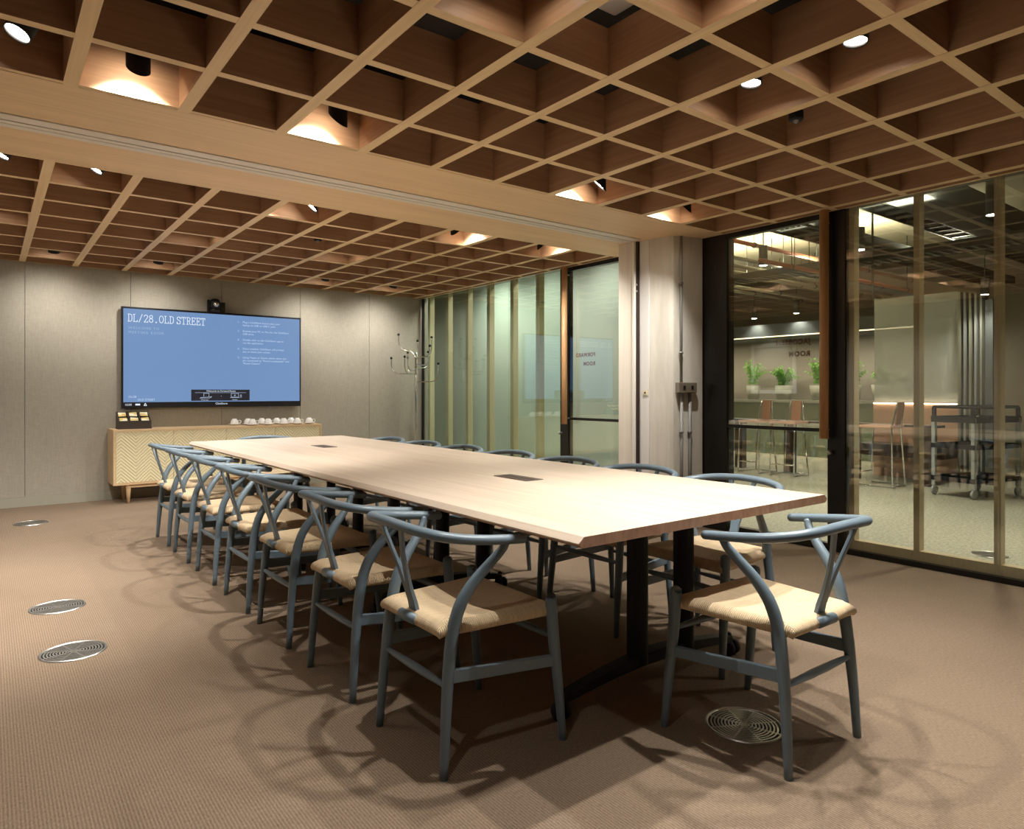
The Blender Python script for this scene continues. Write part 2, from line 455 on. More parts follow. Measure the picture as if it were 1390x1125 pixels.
# ------------------------------------------------------------------ glazed side
GT = 0.012
def window(name, y0, y1, mull, gm, joint=None, hw=0.018):
    w = struct(name)
    bm = B()
    edges = [y0] + (joint or []) + [y1]
    for a, b in zip(edges, edges[1:]): bx(bm, XG, XG+GT, a+0.0015, b-0.0015, 0.035, ZL+0.03)
    obj('glass_pane', bm, gm, w)
    for y in mull: obj('mullion', box(XG+0.03, XG+0.10, y-hw, y+hw, 0.095, ZT), M['mullion'], w)
    obj('bottom_rail', box(XG+0.03, XG+0.10, y0, y1, 0.035, 0.097), M['mullion'], w)
    obj('floor_channel', box(XG-0.012, XG+0.14, y0, y1, 0.0, 0.034), M['black_frame'], w)
    bm = B(); bx(bm, XG+GT+0.002, XG+0.14, y0, y1, ZL+0.02, 3.2)
    obj('head_rail', bm, M['black_frame'], w)
    return w
w1 = window('window_1', YN, 2.39, [2.368, 1.947, 1.497, 1.05, 0.60, 0.15, -0.30, -0.75], M['glass'], [1.4850])
w2 = window('window_2', 5.395, YW-0.02, [5.81+0.466*k for k in range(6)], M['glass_green'], [6.30], 0.030)
obj('corner_channel', box(XG-0.006, XG+0.03, YW-0.045, YW-0.024, 0, ZL), M['black_frame'], w2)

def door(name, ystile0, ystile1, yg0, yg1, post, hy, text, ty):
    """stile on the near/far edge, glass leaf, full height timber pull"""
    d = struct(name)
    obj('stile', box(XG-0.01, XG+0.06, ystile0, ystile1, 0.0, ZL+0.02), M['black_frame'], d)
    bm = B(); bx(bm, XG+0.004, XG+0.004+GT, yg0, yg1, 0.04, ZL-0.02)
    obj('glass_leaf', bm, M['glass'], d)
    obj('top_rail', box(XG-0.006, XG+0.05, yg0, yg1, ZL-0.04, ZL+0.03), M['black_frame'], d)
    obj('mid_rail', box(XG-0.006, XG+0.03, yg0, yg1, 0.842, 0.868), M['black_frame'], d)
    obj('bottom_rail', box(XG-0.006, XG+0.05, yg0, yg1, 0.0, 0.05), M['black_frame'], d)
    if post: obj('frame_post', box(XG-0.012, XG+0.09, post[0], post[1], 0, ZL+0.02), M['black_frame'], d)
    bm = B(); tube(bm, [(XG-0.075, hy, 0.80), (XG-0.075, hy, ZL-0.003)], 0.031, 20, dome=False)
    h = obj('pull_pole', bm, M['handle_wood'], d, True)
    bm = B()
    for z in (0.86, 2.33): tube(bm, [(XG-0.075, hy, z), (XG-0.008, hy, z)], 0.006, 8)
    obj('pole_standoff', bm, M['steel'], d, True)
    ks = (ystile0+ystile1)/2
    bm = B(); tube(bm, [(XG-0.012, ks+0.035, 0.70), (XG-0.035, ks+0.035, 0.70)], 0.014, 14); ball(bm, (XG-0.04, ks+0.035, 0.70), 0.016)
    obj('lock_knob', bm, M['steel'], d, True)
    mtx = Matrix(((0, 0, 1, XG+0.004+GT+0.0015), (1, 0, 0, ty), (0, 1, 0, 0), (0, 0, 0, 1)))
    font_mesh([(text[0], 0, 1.485, 0.052), (text[1], 0, 1.395, 0.052)], 0.05, 'door_lettering', M['text_copper'], d, mtx, spacing=1.15, bold=.0025)
    return d
door('door_1', 2.395, 2.52, 2.52, 3.36, (3.36, 3.60), 2.510, ('JACOBSEN', 'ROOM'), 2.665)
door('door_2', 5.27, 5.39, 4.40, 5.27, None, 5.255, ('FORWARD', 'ROOM'), 4.90)
for o in bpy.data.objects:
    if o.name.startswith('door_lettering'):
        bm = bmesh.new(); bm.from_mesh(o.data)
        for k in (0.0012, -0.0012, ): pass
        bm.to_mesh(o.data); bm.free()

# jamb, concrete column, wall stop
struct('trim_2', bev(box(4.392, XG, 4.035, 4.205, 0, ZL), 0.003), M['ash'])
struct('trim_3', bev(box(4.380, XG, 4.012, 4.034, 0, ZL), 0.002), M['alu'])
jw = struct('trim_4', box(4.402, XG, 3.994, 4.011, 0, ZL), M['gap_brown'])
bm = B(); bx(bm, 4.394, 4.41, 3.995, 4.009, 1.98, 1.995); bx(bm, 4.394, 4.41, 3.995, 4.009, 2.035, 2.05)
obj('latch', bm, M['steel'], jw)
tw_ = struct('trim_5', bev(box(4.425, XG, 3.885, 3.993, 0, ZL), 0.003), M['white'])
bm = B(); bev(box(4.416, 4.426, 3.905, 3.945, 1.105, 1.150), 0.002)
sw = B(); bx(sw, 4.417, 4.4255, 3.902, 3.944, 1.100, 1.146)
obj('key_plate', sw, M['packet'], tw_)
sw = B(); bx(sw, 4.412, 4.4175, 3.917, 3.929, 1.116, 1.130)
obj('key_barrel', sw, M['black'], tw_); bm.free()
cp = [(4.43, 3.884), (4.462, 3.700), (4.480, 3.672), (4.535, 3.655), (4.742, 3.585), (XG, 3.601), (XG, 3.884)]
col_ = struct('wall_column', prism(B(), cp, 0, ZL), M['concrete'])
bm = B()
def on_col(f, off):   # along the angled face
    a, b = Vector((4.480, 3.672)), Vector((4.742, 3.585)); d = (b-a).normalized(); n = Vector((d.y, -d.x))
    if n.y > 0: n = -n
    q = a+(b-a)*f+n*off; return q.x, q.y
x1, y1 = on_col(0.22, 0.018)
x2, y2 = on_col(0.52, 0.018)
t = thing('electrical_conduit', 'steel cable conduit with switch box on the concrete column', 'conduit', (0, 0, 0))
bm = B(); tube(bm, [(x1, y1, 1.20), (x1, y1, ZL-0.002)], 0.012, 12, dome=False); obj('conduit', bm, M['galv'], t, True)
bm = B(); tube(bm, [(x1+0.005, y1, 0.01), (x1+0.005, y1, 1.14)], 0.014, 12, dome=False); obj('conduit', bm, M['galv'], t, True)
bm = B(); tube(bm, [(x2, y2, 0.01), (x2, y2, 1.14)], 0.014, 12, dome=False); obj('conduit', bm, M['galv'], t, True)
for (xx, yy, zz) in ((x1, y1, 2.02), (x1, y1, 1.45), (x1+0.005, y1, 0.80), (x2, y2, 0.80)):
    bm = B(); tube(bm, [(xx, yy, zz-0.008), (xx, yy, zz+0.008)], 0.019, 12, dome=False); ball(bm, (xx-0.022, yy-0.012, zz), 0.012)
    obj('pipe_clip', bm, M['galv'], t, True)
sx, sy = on_col(0.36, 0.032)
bm = bev(box(-0.085, 0.085, -0.030, 0.030, -0.042, 0.042), 0.005)
sb = obj('switch_box', bm, mat('steel_switch_box', (0.30, 0.26, 0.21), 0.4, 0.6), t)
sb.location = (sx, sy, 1.165); sb.rotation_euler = (0, 0, math.atan2(3.585-3.672, 4.742-4.480))
for k in (-0.035, 0.040):
    bm = bev(box(k-0.010, k+0.010, -0.036, -0.029, -0.016, 0.016), 0.002); obj('rocker', bm, M['black'], sb)

# ------------------------------------------------------------------ wishbone chair
def seat_mesh():
    bm = B(); uvl = bm.loops.layers.uv.new('UVMap')
    n = 28
    def pos(s, t, inset=1.0):     # s -1..1 across, t 0 rear ..1 front
        hw = 0.180+(0.222-0.180)*t
        return s*hw, 0.002+t*0.407
    rows = []
    for j in range(n+1):
        r = []
        for i in range(n+1):
            s = -1+2*i/n; t_ = j/n; x, y = pos(s, t_)
            a, b = abs(s), abs(2*t_-1)
            e = max(a, b)
            z = 0.450-0.016*(1-e**2.2)
            if e > 0.88: z -= 0.012*((e-0.88)/0.12)**2
            z -= 0.0045*math.exp(-((a-b)/0.04)**2)*(1-(1-e)**2)
            # the front rail sags a little between the legs
            r.append(bm.verts.new((x, y, z)))
        rows.append(r)
    fs = []
    for j in range(n):
        for i in range(n):
            f = bm.faces.new((rows[j][i], rows[j][i+1], rows[j+1][i+1], rows[j+1][i]))
            s = -1+2*(i+0.5)/n; t_ = (j+0.5)/n
            side = abs(s) > abs(2*t_-1)
            for l in f.loops:
                c = l.vert.co
                l[uvl].uv = (c.y, c.x) if side else (c.x, c.y)
    # rounded skirt and underside
    loop = [rows[0][i] for i in range(n)]+[rows[j][n] for j in range(n)]+[rows[n][n-i] for i in range(n)]+[rows[n-j][0] for j in range(n)]
    m = len(loop); cen = Vector((0, 0.21, 0))
    prev = loop
    for (out, dz) in ((0.010, -0.010), (0.012, -0.021), (0.004, -0.031), (-0.016, -0.034)):
        nx = []
        for v in loop:
            d = Vector((v.co.x, v.co.y-0.21, 0)); L_ = d.length
            nx.append(bm.verts.new(v.co+d/L_*out+Vector((0, 0, dz))))
        for k in range(m):
            f = bm.faces.new((prev[k], prev[(k+1) % m], nx[(k+1) % m], nx[k]))
            q = (k//n) % 2
            for l in f.loops:
                c = l.vert.co; l[uvl].uv = (c.y, c.z) if q else (c.x, c.z)
        prev = nx
    bm.faces.new(prev)
    return bm

def make_chair():
    t = thing('wishbone_chair', 'x', 'chair')
    P = M['paint']
    obj('seat', seat_mesh(), M['cord'], t, True)
    for s in (-1, 1):
        pts = catmull([(s*.205, 0, 0.0), (s*.200, .010, .16), (s*.194, .024, .31), (s*.192, .040, .42), (s*.198, .062, .495), (s*.208, .100, .555), (s*.223, .148, .608), (s*.240, .184, .650), (s*.249, .196, .678)], 4)
        rr = interp([.0125, .0155, .0185, .0195, .0190, .0175, .0155, .0135, .0125], len(pts))
        bm = B(); tube(bm, pts, rr, 12, dome=False); obj('leg', bm, P, t, True)
        pts = catmull([(s*.240, .432, 0), (s*.236, .418, .16), (s*.231, .402, .32), (s*.228, .392, .455), (s*.2275, .3905, .468)], 4)
        rr = interp([.0125, .0160, .0190, .0190, .0175], len(pts))
        bm = B(); tube(bm, pts, rr, 12); obj('leg', bm, P, t, True)
        # flat side stretcher
        bm = B(); a = Vector((s*.197, .020, .292)); b = Vector((s*.232, .408, .262))
        d = (b-a).normalized(); side = d.cross(Vector((0, 0, 1))).normalized()*0.0085; up = Vector((0, 0, .021))
        for (q, hh) in ((a, 1.0), (b, .85)):
            pass
        A = [a-side-up, a+side-up, a+side+up, a-side+up]; D = [b-side-up*.85, b+side-up*.85, b+side+up*.85, b-side+up*.85]
        va = [bm.verts.new(v) for v in A]; vb = [bm.verts.new(v) for v in D]
        bm.faces.new(va); bm.faces.new(vb[::-1])
        for k in range(4): bm.faces.new((va[k], va[(k+1) % 4], vb[(k+1) % 4], vb[k]))
        bev(bm, 0.004)
        obj('stretcher', bm, P, t)
        # seat side rail (inside the cord)
    for (y, z, hw) in ((.018, .262, .197), (.405, .335, .231)):
        pts = [(-hw+2*hw*k/12, y, z) for k in range(13)]
        rr = [.0065+.0065*math.sin(PI*k/12)**0.8 for k in range(13)]
        bm = B(); tube(bm, pts, rr, 10, dome=False); obj('stretcher', bm, P, t, True)
    bm = B(); tube(bm, [(-.046, -.002, .4235), (.046, -.002, .4235)], .0165, 14, dome=False); obj('rear_rail', bm, P, t, True)
    # bent top rail
    half = [(.249, .262, .676), (.256, .190, .684), (.2575, .110, .693), (.246, .035, .703), (.210, -.022, .713), (.144, -.056, .722), (.073, -.068, .727)]
    pts = catmull([(-x, y, z) for x, y, z in half]+[(0, -.071, .729)]+[(x, y, z) for x, y, z in half[::-1]], 6)
    n = len(pts)
    rr = []; ff = []
    for k in range(n):
        e = abs(2*k/(n-1)-1)
        rr.append(.0145+.0040*(1-e**2)); ff.append(1.0-.16*(1-e**2))
    bm = B(); tube(bm, pts, rr, 14, up=(0, 0, 1), flat=ff); obj('top_rail', bm, P, t, True)
    # the Y splat
    bm = B()
    def plank(pts, w, th):
        vs = []
        for (p, ww, tt, dd) in zip(pts, w, th, [Vector((0, 1, 0.12))]*len(pts)):
            p = Vector(p); nrm = dd.normalized()
            vs.append([bm.verts.new(p+Vector((sx_*ww, 0, 0))+nrm*sy_*tt) for sx_, sy_ in ((-1, -1), (1, -1), (1, 1), (-1, 1))])
        bm.faces.new(vs[0]); bm.faces.new(vs[-1][::-1])
        for q, r in zip(vs, vs[1:]):
            for k in range(4): bm.faces.new((q[k], q[(k+1) % 4], r[(k+1) % 4], r[k]))
    plank([(0, .022, .425), (0, .012, .47), (0, -.002, .51), (0, -.010, .535)], [.0235, .0205, .0205, .0225], [.0075, .0075, .007, .0065])
    for s in (-1, 1):
        plank([(s*.0115, -.008, .528), (s*.020, -.024, .58), (s*.036, -.043, .64), (s*.056, -.058, .695), (s*.066, -.064, .722)], [.0112, .0100, .0095, .0100, .0120], [.0064, .0058, .0056, .0058, .006])
    bev(bm, 0.0018, 1)
    obj('splat', bm, P, t)
    return t

LW = 'blue-grey wishbone chair, '
spots = []
for y, w in ((1.912, 'first of the row on the sideboard-end side of the carpet vents, nearest the camera'), ):
    pass
ordn = ['first', 'second', 'third', 'fourth', 'fifth', 'sixth', 'seventh']
ly = [1.915, 2.542, 3.205, 3.800, 4.445, 5.10, 5.72]
ll = ['first of the left row, largest in the foreground', 'second from the front in the left row', 'third from the front in the left row',
      'middle of the seven in the left row', 'third from the far end of the left row', 'second from the far end of the left row', 'last of the left row, nearest the sideboard']
for y, l in zip(ly, ll): spots.append((1.058, y, -PI/2, LW+l, 'chairs along the left side of the table'))
ry = [1.888, 2.461, 3.018, 3.596, 4.172, 4.742, 5.313]
rl = ['first of the right row, before the black glass door', 'second of the right row, before the concrete column', 'third of the right row, before the pale wall jamb',
      'middle of the right row, before the far glass door', 'third from the far end of the right row', 'second from the far end of the right row', 'last of the right row, nearest the coat stand']
for y, l in zip(ry, rl): spots.append((2.735, y, PI/2, LW+l, 'chairs along the right side of the table'))
spots.append((2.062, 1.100, 0.0, LW+'at the near head of the table, above the floor grille', 'chairs at the heads of the table'))
spots.append((1.945, 6.12, PI, LW+'at the far head of the table, in front of the sideboard', 'chairs at the heads of the table'))
proto = make_chair()
for i, (x, y, a, l, g) in enumerate(spots):
    c = proto if i == 0 else copy_tree(proto)
    c.location = (x, y, 0); c.rotation_euler = (0, 0, a); c['label'] = l; c['group'] = g

# ------------------------------------------------------------------ table
tt = thing('conference_table', 'long pale timber conference table with chamfered edges on black legs', 'table', (0, 0, 0))
TX0, TX1, TY0, TY1, TZ = 1.272, 2.575, 1.365, 5.885, 0.735
ch = 0.020
sec = [(TX0+0.016, 0.704), (TX1-0.016, 0.704), (TX1-0.002, 0.713), (TX1, 0.718), (TX1-ch, TZ), (TX0+ch, TZ), (TX0, 0.718), (TX0+0.002, 0.713)]
bm = B()
a = [bm.verts.new((x, TY0, z)) for x, z in sec]; b = [bm.verts.new((x, TY1, z)) for x, z in sec]
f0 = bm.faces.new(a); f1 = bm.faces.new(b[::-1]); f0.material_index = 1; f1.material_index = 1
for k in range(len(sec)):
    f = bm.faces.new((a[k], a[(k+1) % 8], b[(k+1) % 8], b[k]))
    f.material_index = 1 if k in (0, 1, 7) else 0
obj('tabletop', bm, [M['table'], M['table_end']], tt)
for y in (2.49, 4.775):
    fl = obj('cable_flap', bev(box(1.890, 1.990, y-0.122, y+0.122, TZ-0.002, TZ+0.0025), 0.001, 1), M['brown_slot'], tt)
    obj('flap_gap', box(1.938, 1.942, y-0.118, y+0.118, TZ+0.0024, TZ+0.0030), M['void'], fl)
def frame(y, xa, xb, x0, x1):
    f = B()
    for x in (xa, xb):
        prism(f, [(x+0.034*math.cos(q), y+0.045*math.sin(q)) for q in [2*PI*k/20 for k in range(20)]], 0.10, 0.702)
    o = obj('leg_pair', f, M['black'], tt)
    f = B()
    n = 14; top = []; bot = []
    for k in range(n+1):
        x = x0+(x1-x0)*k/n; e = abs(2*k/n-1)
        zt = 0.135-0.055*e**1.6; zb = zt-0.045+0.015*e
        hw = 0.032-0.008*e
        top.append([f.verts.new((x, y-hw, zt)), f.verts.new((x, y+hw, zt)), f.verts.new((x, y+hw, zb)), f.verts.new((x, y-hw, zb))])
    f.faces.new(top[0]); f.faces.new(top[-1][::-1])
    for p, q in zip(top, top[1:]):
        for k in range(4): f.faces.new((p[k], p[(k+1) % 4], q[(k+1) % 4], q[k]))
    ft = obj('foot_bar', bev(f, 0.004, 1), M['black'], tt)
    for x in (x0, x1):
        c = B()
        for dx in (-0.017, 0.017):
            cyl = [(0, -0.011), (0.024, -0.011), (0.030, -0.007), (0.030, 0.007), (0.024, 0.011), (0, 0.011)]
            q = B(); lathe(q, cyl, 20); bmesh.ops.rotate(q, matrix=Matrix.Rotation(PI/2, 3, 'Y'), verts=q.verts)
            bmesh.ops.translate(q, vec=(x+dx, y-0.012, 0.031), verts=q.verts)
            me = bpy.data.meshes.new('t'); q.to_mesh(me); q.free(); c.from_mesh(me); bpy.data.meshes.remove(me)
        tube(c, [(x, y, 0.045), (x, y, 0.085)], 0.012, 10)
        obj('caster', c, M['rubber'], ft, True)
    # underside bearers
    obj('bearer', box(x0+0.05, x1-0.05, y-0.03, y+0.03, 0.676, 0.7035), M['black'], tt)
for y in (1.79, 3.20, 4.27, 5.38): frame(y, 1.972, 2.246, 1.575, 2.55 if y < 2 else 2.36)
obj('bearer', box(2.05, 2.12, 1.75, 5.42, 0.655, 0.675), M['black'], tt)

# ------------------------------------------------------------------ sideboard
SX0, SX1, SY0, SY1, SZ0, SZ1 = 1.005, 3.165, 7.86, 8.262, 0.190, 0.748
t = thing('sideboard', 'pale oak sideboard with four woven herringbone doors under the screen', 'sideboard', (0, 0, 0))
bm = B()
bx(bm, SX0, SX1, SY0, SY1, SZ1-0.022, SZ1); bx(bm, SX0, SX1, SY0, SY1, SZ0, SZ0+0.022)
bx(bm, SX0, SX0+0.022, SY0, SY1, SZ0+0.022, SZ1-0.022); bx(bm, SX1-0.022, SX1, SY0, SY1, SZ0+0.022, SZ1-0.022)
bx(bm, SX0+0.022, SX1-0.022, SY1-0.012, SY1-0.002, SZ0+0.022, SZ1-0.022)
obj('carcass', bm, M['side_wood'], t)
dw = (SX1-SX0-0.044)/4
for k in range(4):
    x = SX0+0.022+k*dw
    obj('door', box(x+0.002, x+dw-0.002, SY0+0.004, SY0+0.022, SZ0+0.024, SZ1-0.024), M['herring'], t)
for x in (SX0+0.14, SX1-0.14):
    for y in (SY0+0.05, SY1-0.05):
        bm = B(); tube(bm, [(x, y, 0), (x, y, 0.165), (x, y, SZ0)], [.013, .026, .027], 14, dome=False); obj('leg', bm, M['side_wood'], t, True)
for y in (SY0+0.05, SY1-0.05):
    obj('base_rail', box(SX0+0.13, SX1-0.13, y-0.012, y+0.012, 0.155, SZ0), M['side_wood'], t)

# cups upside down on saucers, two rows
CUPG = 'cups and saucers on the sideboard'
def make_cup():
    t = thing('coffee_cup', 'x', 'cup', group=CUPG)
    bm = B(); lathe(bm, [(0, .002), (.030, .002), (.048, .006), (.068, .014), (.070, .017), (.066, .017), (.046, .010), (.028, .006), (0, .006)], 28)
    obj('saucer', bm, M['china'], t, True)
    bm = B(); lathe(bm, [(.046, .0095), (.0465, .020), (.043, .040), (.036, .058), (.026, .066), (.024, .074), (.021, .074), (.021, .069), (0, .069)], 28)
    lathe(bm, [(.046, .0095), (.043, .0095), (.040, .038), (.033, .055), (0, .060)], 28)
    c = obj('cup', bm, M['china'], t, True)
    pts = catmull([(.040, 0, .052), (.060, 0, .056), (.070, 0, .042), (.062, 0, .026), (.044, 0, .022)], 5)
    bm = B(); tube(bm, pts, .0042, 8); obj('handle', bm, M['china'], c, True)
    return t
def ux(u, y):
    a = (u-695)/F; c_, s_ = math.cos(YAW), math.sin(YAW)
    return y*(s_+c_*a)/(c_-s_*a)
back_x = [2.252, 2.402, 2.560, 2.735, 2.905]; front_x = [2.400, 2.575, 2.755, 2.915, 3.060]
names_b = ['leftmost of the back row', 'second from the left in the back row', 'middle of the back row', 'fourth from the left in the back row', 'rightmost of the back row']
names_f = ['leftmost of the front row', 'second from the left in the front row', 'middle of the front row', 'fourth from the left in the front row', 'rightmost, at the end of the sideboard']
cup0 = make_cup(); first = True
for xs, y, nm in ((back_x, 8.165, names_b), (front_x, 7.985, names_f)):
    for x, n_ in zip(xs, nm):
        c = cup0 if first else copy_tree(cup0); first = False
        c.location = (x, y, SZ1); c.rotation_euler = (0, 0, random.uniform(-0.5, 0.2))
        c['label'] = 'white cup upturned on its saucer, '+n_
# tea box
t = thing('tea_box', 'dark box of gold tea packets on the left end of the sideboard', 'box', (1.215, 8.06, SZ1))
bm = B()
w, d = 0.150, 0.095
bx(bm, -w, w, -d, d, 0, 0.008)
for y0, y1, h in ((-d, -d+0.008, 0.085), (d-0.008, d, 0.175)): bx(bm, -w, w, y0, y1, 0.008, h)
for x0, x1 in ((-w, -w+0.008), (w-0.008, w), (-0.054, -0.048), (0.048, 0.054)):
    extr(bm, [(x0, -d+0.008, 0.008), (x0, d-0.008, 0.008), (x0, d-0.008, 0.172), (x0, -d+0.008, 0.082)], (x1-x0, 0, 0))
bx(bm, -w+0.008, w-0.008, -0.004, 0.004, 0.008, 0.110)
obj('tray', bm, M['boxdark'], t)
obj('tray_lip', box(-w-0.004, w+0.004, -d-0.004, d+0.004, -0.0, 0.012), M['boxdark'], t)
for i in range(3):
    for j in range(2):
        x = -0.1+0.1*i; 
        for k in range(2):
            y = -0.048+0.085*j+0.018*k; z = 0.088+0.052*j+0.012*k
            bm = bev(box(-0.036, 0.036, -0.022, 0.022, -0.004, 0.004), 0.002, 1)
            o = obj('tea_packet', bm, M['tealid'] if (i+j+k) % 2 else M['packet'], t)
            o.location = (x, y, z); o.rotation_euler = (0.62, random.uniform(-.08, .08), random.uniform(-.12, .12))

# ------------------------------------------------------------------ screen
t = thing('wall_screen', 'wide wall-mounted flat screen showing a blue welcome page', 'screen', (0, 0, 0))
VX0, VX1, VZ0, VZ1, VY = 1.122, 3.040, 0.958, 2.030, 8.200
obj('casing', bev(box(VX0, VX1, VY, VY+0.045, VZ0, VZ1), 0.004), M['bezel'], t)
obj('wall_bracket', box(VX0+0.5, VX1-0.5, VY+0.045, YW-0.022, 1.25, 1.75), M['black'], t)
obj('display', box(VX0+0.018, VX1-0.018, VY-0.0015, VY+0.001, VZ0+0.062, VZ1-0.022), M['screen'], t)
bm = B(); ball(bm, (2.66, VY+0.01, VZ0-0.006), 0.012, 10); obj('sensor', bm, M['galv'], t, True)
disp = [o for o in t.children if o.name.startswith('display')][0]
# slab-serif strokes, one unit high glyph cell 0.62 wide
G = {
 'D': [[(0, 0), (.3, 0), (.48, .15), (.5, .5), (.48, .85), (.3, 1), (0, 1)], [(.1, 0), (.1, 1)]],
 'L': [[(0, 1), (.22, 1)], [(.1, 1), (.1, 0)], [(0, 0), (.5, 0), (.5, .2)]],
 '/': [[(.05, -.05), (.45, 1.05)]],
 '2': [[(.04, .78), (.1, .95), (.25, 1), (.42, .95), (.48, .78), (.42, .6), (.04, 0), (.5, 0), (.5, .14)]],
 '8': [[(.25, .54), (.1, .64), (.06, .78), (.12, .94), (.25, 1), (.38, .94), (.44, .78), (.4, .64), (.25, .54), (.08, .44), (.02, .25), (.08, .07), (.25, 0), (.42, .07), (.48, .25), (.42, .44), (.25, .54)]],
 '.': [[(.2, .0), (.28, .0), (.28, .08), (.2, .08), (.2, .0)]],
 'O': [[(.25, 0), (.08, .1), (.0, .35), (.0, .65), (.08, .9), (.25, 1), (.42, .9), (.5, .65), (.5, .35), (.42, .1), (.25, 0)]],
 'S': [[(.46, .72), (.46, .98)], [(.46, .82), (.36, .97), (.2, 1), (.06, .92), (.04, .75), (.12, .6), (.4, .45), (.48, .28), (.44, .08), (.28, 0), (.12, .03), (.03, .2)], [(.03, .0), (.03, .28)]],
 'T': [[(.0, .8), (.0, 1), (.5, 1), (.5, .8)], [(.25, 1), (.25, 0)], [(.12, 0), (.38, 0)]],
 'R': [[(0, 1), (.3, 1), (.44, .9), (.46, .72), (.4, .56), (.3, .5), (.1, .5)], [(.1, 1), (.1, 0)], [(0, 0), (.2, 0)], [(.3, .5), (.44, 0), (.54, 0)]],
 'E': [[(.48, .8), (.48, 1), (0, 1)], [(.1, 1), (.1, 0)], [(.1, .52), (.34, .52)], [(.34, .42), (.34, .62)], [(0, 0), (.5, 0), (.5, .2)]],
}
def strokes(bm, paths, ox, oz, s, w, y):
    for path in paths:
        for (ax, az), (bx_, bz) in zip(path, path[1:]):
            A_ = Vector((ox+ax*s, 0, oz+az*s)); B_ = Vector((ox+bx_*s, 0, oz+bz*s)); d_ = (B_-A_)
            if d_.length < 1e-6: continue
            d_.normalize(); n_ = Vector((-d_.z, 0, d_.x))*w; A_ = A_-d_*w*0.9; B_ = B_+d_*w*0.9
            bm.faces.new([bm.verts.new((q.x, y, q.z)) for q in (A_-n_, B_-n_, B_+n_, A_+n_)])
x = VX0+0.060
for word in ('DL/28.', 'OLD', 'STREET'):
    bm = B()
    for ch_ in word: strokes(bm, G[ch_], x, 1.874, 0.076, 0.0032, VY-0.003); x += 0.0500
    if word == 'OLD': x += 0.022
    obj('title_lettering', bm, M['scr_text'], disp)
mt = Matrix(((1, 0, 0, 0), (0, 0, -1, VY-0.003), (0, 1, 0, 0), (0, 0, 0, 1)))
font_mesh([('WELCOME TO', VX0+0.065, 1.795, .036), ('MEETING ROOM', VX0+0.065, 1.748, .036)], .05, 'subtitle_lettering', M['scr_faint'], disp, mt, spacing=1.35)
font_mesh([('DL/28', VX0+0.065, 1.068, .030), ('OLD STREET', VX0+0.150, 1.036, .030)], .05, 'corner_lettering', M['scr_list'], disp, mt)
lst = [('1.', ['Plug a ClickShare button into your', 'laptop via USB or USB-C port.']), ('2.', ['Browse your PC or Mac for the ClickShare', 'USB drive.']), ('3.', ['Double click on the ClickShare app to', 'run the application.']), ('4.', ['Once installed, ClickShare will prompt', 'you to share your screen.']), ('5.', ['Using Teams or Zoom, please select you', 'are connected to "Room Loudspeaker" and', '"Room Camera"'])]
ln = []; z = 1.925
for num, rows in lst:
    ln.append((num, 2.295, z, .030))
    for r in rows:
        ln.append((r, 2.352, z, .030)); z -= 0.034
    z -= 0.034
font_mesh(ln, .03, 'list_lettering', M['scr_list'], disp, mt, spacing=1.02)
wbx = obj('welcome_box', box(1.800, 2.430, VY-0.0035, VY-0.001, 1.030, 1.155), M['scr_dark'], disp)
mt2 = Matrix(((1, 0, 0, 0), (0, 0, -1, VY-0.0045), (0, 1, 0, 0), (0, 0, 0, 1)))
font_mesh([('Welcome to Forward Room', 1.958, 1.131, .027), ('Wired input', 1.900, 1.035, .016), ('Wireless', 2.236, 1.035, .016), ('+', 2.110, 1.075, .02)], .03, 'box_lettering', M['scr_text'], disp, mt2)
bm = B(); yy = VY-0.0045
strokes(bm, [[(1.84, 1.1205), (2.39, 1.1205)]], 0, 0, 1, .0012, yy)
strokes(bm, [[(1.93, 1.078), (1.93, 1.114), (1.985, 1.114), (1.985, 1.078)], [(1.90, 1.066), (2.015, 1.074), (1.99, 1.060), (1.89, 1.060), (1.90, 1.066)], [(2.225, 1.070), (2.225, 1.112), (2.305, 1.112), (2.305, 1.070), (2.225, 1.070)], [(2.215, 1.064), (2.315, 1.064)], [(2.255, 1.09), (2.275, 1.09)], [(2.265, 1.08), (2.265, 1.10)], [(2.325, 1.064), (2.325, 1.095), (2.338, 1.095), (2.338, 1.064)]], 0, 0, 1, .0016, yy)
obj('device_icons', bm, M['scr_list'], disp)
font_mesh([('ClickShare', 2.055, VZ0+0.030, .030), ('10:00', VX0+0.030, VZ0+0.026, .030)], .03, 'bezel_lettering', M['scr_text'], disp, Matrix(((1, 0, 0, 0), (0, 0, -1, VY-0.0012), (0, 1, 0, 0), (0, 0, 0, 1))))
bm = B(); bx(bm, VX0+0.130, VX0+0.175, VY-0.0015, VY-0.0005, VZ0+0.028, VZ0+0.046)
strokes(bm, [[(VX0+0.212, VZ0+0.026), (VX0+0.224, VZ0+0.050), (VX0+0.236, VZ0+0.026), (VX0+0.212, VZ0+0.026)]], 0, 0, 1, .003, VY-0.0012)
obj('status_icons', bm, M['scr_text'], disp)
